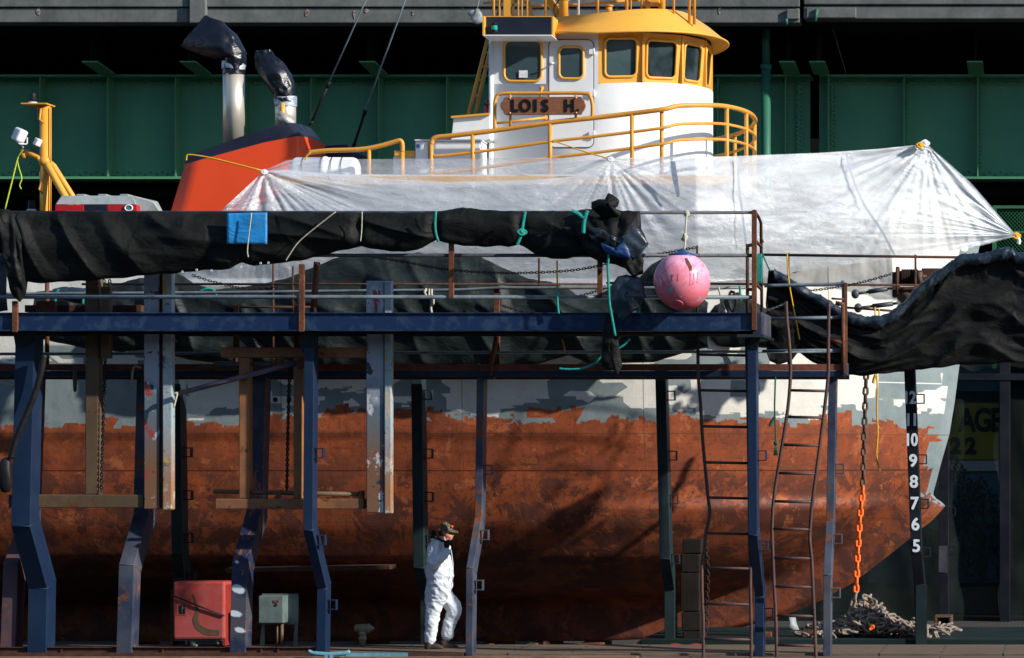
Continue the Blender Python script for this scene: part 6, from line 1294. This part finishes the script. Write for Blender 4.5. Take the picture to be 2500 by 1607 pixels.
tag(m.build('coiled_line', paint('tarred_rope', (.10, .085, .06), (.05, .045, .035), 20, .85, bump=.6), loc=W(520, 903, 39.5)), 'flat coil of brown rope lying on the lower beam left of the brown frame', 'rope')
m = MB(); m.lathe(W(183, 958, 39.5), [(.004, 0), (.022, .02), (.028, .12), (.03, .2), (.024, .31), (.012, .33)], 12); m.tube(catmull([W(176, 894, 39.5), W(180, 899, 39.5), W(186, 899, 39.5), W(190, 893, 39.5)], 4), .008, 5); m.ball(W(184, 901, 39.5), .03); tag(m.build('hanging_fid', M['oliveframe'], loc=W(183, 958, 39.5)), 'brass coloured spindle hanging from the left toe board', 'tool')
vrope('beige rope hooked over the toe board left of the scraped blade', [(344, 898), (330, 895), (324, 905), (322, 930), (321, 948)], 39.5, 'ropewhite', .014, 'rope_hook'); vrope('beige cord knotted on the green post beside the slanting pole', [(424, 962), (432, 960), (430, 972), (424, 995)], 38.75, 'ropewhite', .014, 'rope_knot'); vrope('beige rope at the left edge under the lower beam', [(-5, 930), (15, 936), (40, 942)], 39.5, 'ropewhite', .02, 'rope')
for k, px in enumerate((137, 205)): vrope(('left' if k == 0 else 'right') + ' teal cord round the grey bundle', [(px + (6 if k == 0 else 6), 706), (px, 718), (px - 3, 742)], 40.6, 'ropeteal', .018, 'teal_rope')
vrope('teal cord on the tarp right of the scraped blue blade', [(488, 711), (505, 706), (520, 708), (526, 716), (530, 728)], 41.5, 'ropeteal', .018, 'teal_rope')
vrope('thin white line laced diagonally over the rolled tarp', [(820, 517), (780, 548), (730, 590), (705, 625), (698, 636)], 38.05, 'ropewhite', .008, 'white_line'); vrope('thin white line round the rolled tarp at its first waist', [(884, 517), (883, 560), (880, 590)], 38.05, 'ropewhite', .008, 'white_line'); vrope('thin white line over the blue patch', [(614, 520), (612, 540), (607, 580), (604, 612), (606, 628)], 38.0, 'ropewhite', .008, 'white_line')
# ------------------------------------------------------------------ worker
YP = 40.3
def pw(x, y, dy=0.0): return W(940 + x / 3.98, 1220 + y / 3.98, YP + dy)    # picture-local units
pr = thing('person', 'worker in hooded white coveralls and camouflage cap walking right, gloved hand at his collar', 'person', pw(500, 1462))
U = YP / F / 3.98
def blob(caps, name, mat, vox=.014, fold=None, sub=2):
    m = MB()
    for path, rad in caps:
        P_ = [Vector(p) for p in path]; rr_ = list(rad)
        dense = catmull(P_, 6); rd = []
        for i in range(len(P_) - 1):
            for k in range(6): rd.append(lerp(rr_[i], rr_[i + 1], k / 6))
        rd.append(rr_[-1]); m.tube(dense, rd, 20); m.ball(dense[0], rd[0] * .98); m.ball(dense[-1], rd[-1] * .98)
    me = bpy.data.meshes.new('tmp'); me.from_pydata(m.v, [], m.f); o = bpy.data.objects.new('tmp', me); scene.collection.objects.link(o)
    r_ = o.modifiers.new('r', 'REMESH'); r_.mode = 'VOXEL'; r_.voxel_size = vox; s_ = o.modifiers.new('s', 'SMOOTH'); s_.iterations = 4 if vox > .01 else 2; s_.factor = .5
    out = evald(o); bpy.data.objects.remove(o)
    if fold:
        nn = [v.normal.copy() for v in out.vertices]
        for v, n in zip(out.vertices, nn): v.co += n * fold(v.co)
    for p in out.polygons: p.use_smooth = True
    out.name = name
    return link_mesh(name, out, M[mat], pr)
def cfold(c):
    z = c.z; a = noise.noise(Vector((c.x * 6 + z * 4, c.y * 5, z * 4.5 - c.x * 3))); b = noise.noise(Vector((c.x * 9 - z * 8, c.y * 7, z * 15 + c.x * 14)))
    waist = -.02 * math.exp(-((z - WZ(1414, YP)) / .03) ** 2)
    low = 1.0
    return (1 - min(1, abs(a) * 3)) * .015 * low + (1 - min(1, abs(b) * 3)) * .007 * low - .009 + waist
S_ = U
# torso (two side by side tubes make it wider across than deep), hips, legs, arms
tors = []
for dy in (-.11, .11):
    tors.append(([pw(520, 455, dy * .9), pw(520, 560, dy), pw(528, 680, dy), pw(535, 770, dy), pw(525, 860, dy * .95), pw(505, 940, dy * .9)], [78 * S_, 112 * S_, 128 * S_, 132 * S_, 120 * S_, 105 * S_]))
near_leg = ([pw(485, 900, -.09), pw(475, 1020, -.10), pw(462, 1140, -.10), pw(448, 1260, -.10), pw(440, 1340, -.10)], [95 * S_, 82 * S_, 68 * S_, 60 * S_, 54 * S_])
cuffn = ([pw(440, 1330, -.10), pw(438, 1358, -.10)], [54 * S_, 54 * S_])
far_leg = ([pw(540, 900, .09), pw(610, 985, .10), pw(668, 1060, .10), pw(640, 1160, .10), pw(618, 1240, .10), pw(606, 1312, .10)], [100 * S_, 84 * S_, 74 * S_, 66 * S_, 62 * S_, 60 * S_])
uarm = ([pw(485, 455, -.24), pw(462, 545, -.38), pw(468, 625, -.43)], [62 * S_, 60 * S_, 56 * S_])
farm = ([pw(468, 625, -.43), pw(530, 570, -.42), pw(592, 505, -.34)], [56 * S_, 50 * S_, 44 * S_])
farar = ([pw(520, 455, .20), pw(530, 560, .26), pw(545, 680, .27), pw(560, 800, .25)], [58 * S_, 54 * S_, 48 * S_, 42 * S_])
hood = ([pw(478, 385, 0), pw(500, 410, -.02), pw(540, 430, -.04)], [38 * S_, 48 * S_, 45 * S_])
blob(tors + [near_leg, cuffn, far_leg, uarm, farm, farar, hood, ([pw(560, 400, -.04), pw(590, 440, -.03), pw(600, 480, 0)], [30 * S_, 36 * S_, 45 * S_])], 'coveralls', 'tyvek', .013, cfold)
m = MB(); m.tube([pw(640, 480, -.20), pw(660, 620, -.23), pw(662, 740, -.235), pw(640, 850, -.21)], .006, 5); m.build('zip_flap', M['tyvek'], pr)
# head: skull, jaw, nose, ear, neck in one skin
hc = pw(600, 320); hs = 1.0
def sfold(c): return 0
def hp_(x, y, d=0): return pw(x, y, d)
face = [([hp_(566, 300), hp_(604, 296)], [52 * U, 50 * U]), ([hp_(600, 330), hp_(628, 352)], [45 * U, 36 * U]), ([hp_(608, 362), hp_(636, 376)], [32 * U, 19 * U]),
        ([hp_(652, 326), hp_(664, 343), hp_(660, 350)], [9 * U, 9.5 * U, 8 * U]), ([hp_(648, 362), hp_(654, 364)], [9 * U, 6 * U]), ([hp_(646, 370), hp_(651, 372)], [9 * U, 6 * U]), ([hp_(570, 345), hp_(556, 400), hp_(545, 450)], [38 * U, 38 * U, 42 * U])]
blob(face, 'body', 'skin', .0065)
m = MB()
m.ball(hp_(571, 324, -.072), 13 * U, 5 * U, 19 * U, 12, 8, fn=lambda v: v); m.tube([hp_(571 + 11 * math.cos(a), 322 + 17 * math.sin(a), -.08) for a in [R(q) for q in range(-150, 120, 30)]], 3 * U, 6); m.build('ear', M['skin'], pr)
m = MB(); rows = []
for (x, y, r_) in ((590, 245, .5), (575, 270, .9), (572, 300, 1.0)): pass
m.ball(hp_(566, 318), 52 * U, 54 * U, 50 * U, 18, 12); m.build('hair', paint('cropped_brown_hair', (.045, .028, .018), (.03, .02, .012), 60, .9, bump=.8), pr)
m = MB(); m.tube(catmull([hp_(628, 364, -.085), hp_(615, 358, -.09), hp_(600, 340, -.09)], 4), 2 * U, 5)
# cap: dome, button, visor
m = MB(); dome = []
for i in range(10):
    t_ = i / 9 * math.pi / 2; dome.append([hp_(590, 305) + Vector(((64 * math.cos(t_) * math.cos(a) + (6 if math.cos(a) > 0 else 0) * math.cos(t_)) * U, .088 * math.cos(t_) * math.sin(a), (88 * math.sin(t_) + 12 * math.cos(a) * math.cos(t_) * -1 - 4) * U)) for a in [j * math.pi / 14 for j in range(28)]])
m.grid(dome, True, True); m.ball(hp_(592, 219), 5 * U); cp = m.build('cap', M['camo'], pr)
m = MB(); rows = []
for j in range(8):
    s_ = j / 7; x = lerp(628, 714, s_); row = []
    for k in range(13):
        a = (k / 12 - .5) * 2; w = .082 * math.sqrt(max(0, 1 - (s_ * .97) ** 2.4)); row.append(hp_(x - 14 * a * a * (1 - s_), lerp(285, 306, s_) + 24 * a * a * (1 - s_ * .2), a * w))
    rows.append(row)
m.grid(rows); v_ = m.build('cap_visor', M['camo'], cp); v_.modifiers.new('s', 'SOLIDIFY').thickness = .008
m = MB(); m.ball(hp_(652, 262, -.03), 10 * U, .03, 12 * U); m.build('orange_badge', M['chainorange'], cp)
m = MB(); m.ball(hp_(646, 325, -.045), 15 * U, 10 * U, 10 * U, 12, 8); m.ball(hp_(646, 325, .045), 15 * U, 10 * U, 10 * U, 12, 8); m.tube([hp_(640, 318, -.065), hp_(575, 312, -.085)], 3 * U, 5); m.tube([hp_(656, 322, -.04), hp_(658, 322, .04)], 3.5 * U, 5); m.build('sunglasses', M['rubber'], pr)
# gloved hand: palm + four fingers + thumb, closed on the collar strap
hb = [([pw(590, 505, -.34), pw(597, 488, -.31), pw(603, 460, -.26)], [20 * U, 21 * U, 22 * U]), ([pw(600, 462, -.24), pw(606, 428, -.23)], [24 * U, 25 * U])]
for k, (dx, dy_, ln) in enumerate(((592, 405, 0), (605, 402, 0), (618, 408, 0), (626, 420, 0))):
    z_ = -.262 + k * .017; hb.append(([pw(600 + k * 3, 425 + k * 2, z_), pw(dx + 12, dy_ - 4, z_), pw(dx + 22, dy_ + 10, z_ + .004), pw(dx + 14, dy_ + 26, z_ + .004)], [9.5 * U, 9.5 * U, 9 * U, 8 * U]))
hb.append(([pw(586, 455, -.225), pw(580, 428, -.215), pw(592, 412, -.21)], [10 * U, 10 * U, 8.5 * U]))
blob(hb, 'glove', 'rubber', .006)
blob([([pw(560, 800, .25), pw(566, 850, .25)], [26 * U, 24 * U])] + [([pw(558 + k * 6, 850, .24 + k * .008), pw(564 + k * 7, 885, .24 + k * .008), pw(562 + k * 6, 908, .24)], [9 * U, 8 * U, 7 * U]) for k in range(4)] + [([pw(548, 835, .23), pw(545, 865, .22)], [9 * U, 8 * U])], 'glove', 'rubber', .006)
for k, (x0, y0, dy) in enumerate(((380, 1462, -.10), (528, 1450, .10))):
    m_ = [([pw(x0 + 42, y0 - 60, dy), pw(x0 + 40, y0 - 25, dy)], [40 * U, 38 * U]), ([pw(x0 + 34, y0 - 34, dy), pw(x0 + 110, y0 - 34 + (8 if k else 0), dy), pw(x0 + 168, y0 - 22 + (8 if k else 0), dy)], [36 * U, 32 * U, 22 * U])]
    b_ = blob(m_, 'boot', 'boot', .009); 
    q = MB(); pts = [(x0 - 2, 5), (x0 + 60, 8), (x0 + 120, 6 if not k else 13), (x0 + 190, 3 if not k else 8), (x0 + 198, -4 if not k else 2), (x0 + 120, -2), (x0, -4)]
    q.prism([(pw(x, y0 - 8 + dz * 1.0).x, pw(x, y0 - 6 + dz).z) for x, dz in pts], YP + dy - .05, YP + dy + .05); q.build('sole', M['oliveframe'], b_, .004)
tl = thing('shoulder_strap', 'black hose handle slung over the shoulder of the worker in white', 'hose handle', pw(600, 410, -.2))
m = MB(); m.tube(catmull([pw(478, 345, -.02), pw(480, 372, -.05), pw(510, 378, -.13), pw(555, 400, -.20), pw(600, 412, -.24), pw(612, 440, -.24)], 5), .016, 8); m.build('hose', M['rubber'], tl)
m = MB(); m.cyl(pw(464, 380, -.02), pw(474, 322, 0), .036, 12); m.ball(pw(474, 322, 0), .038); m.build('grip', M['rubber'], tl)
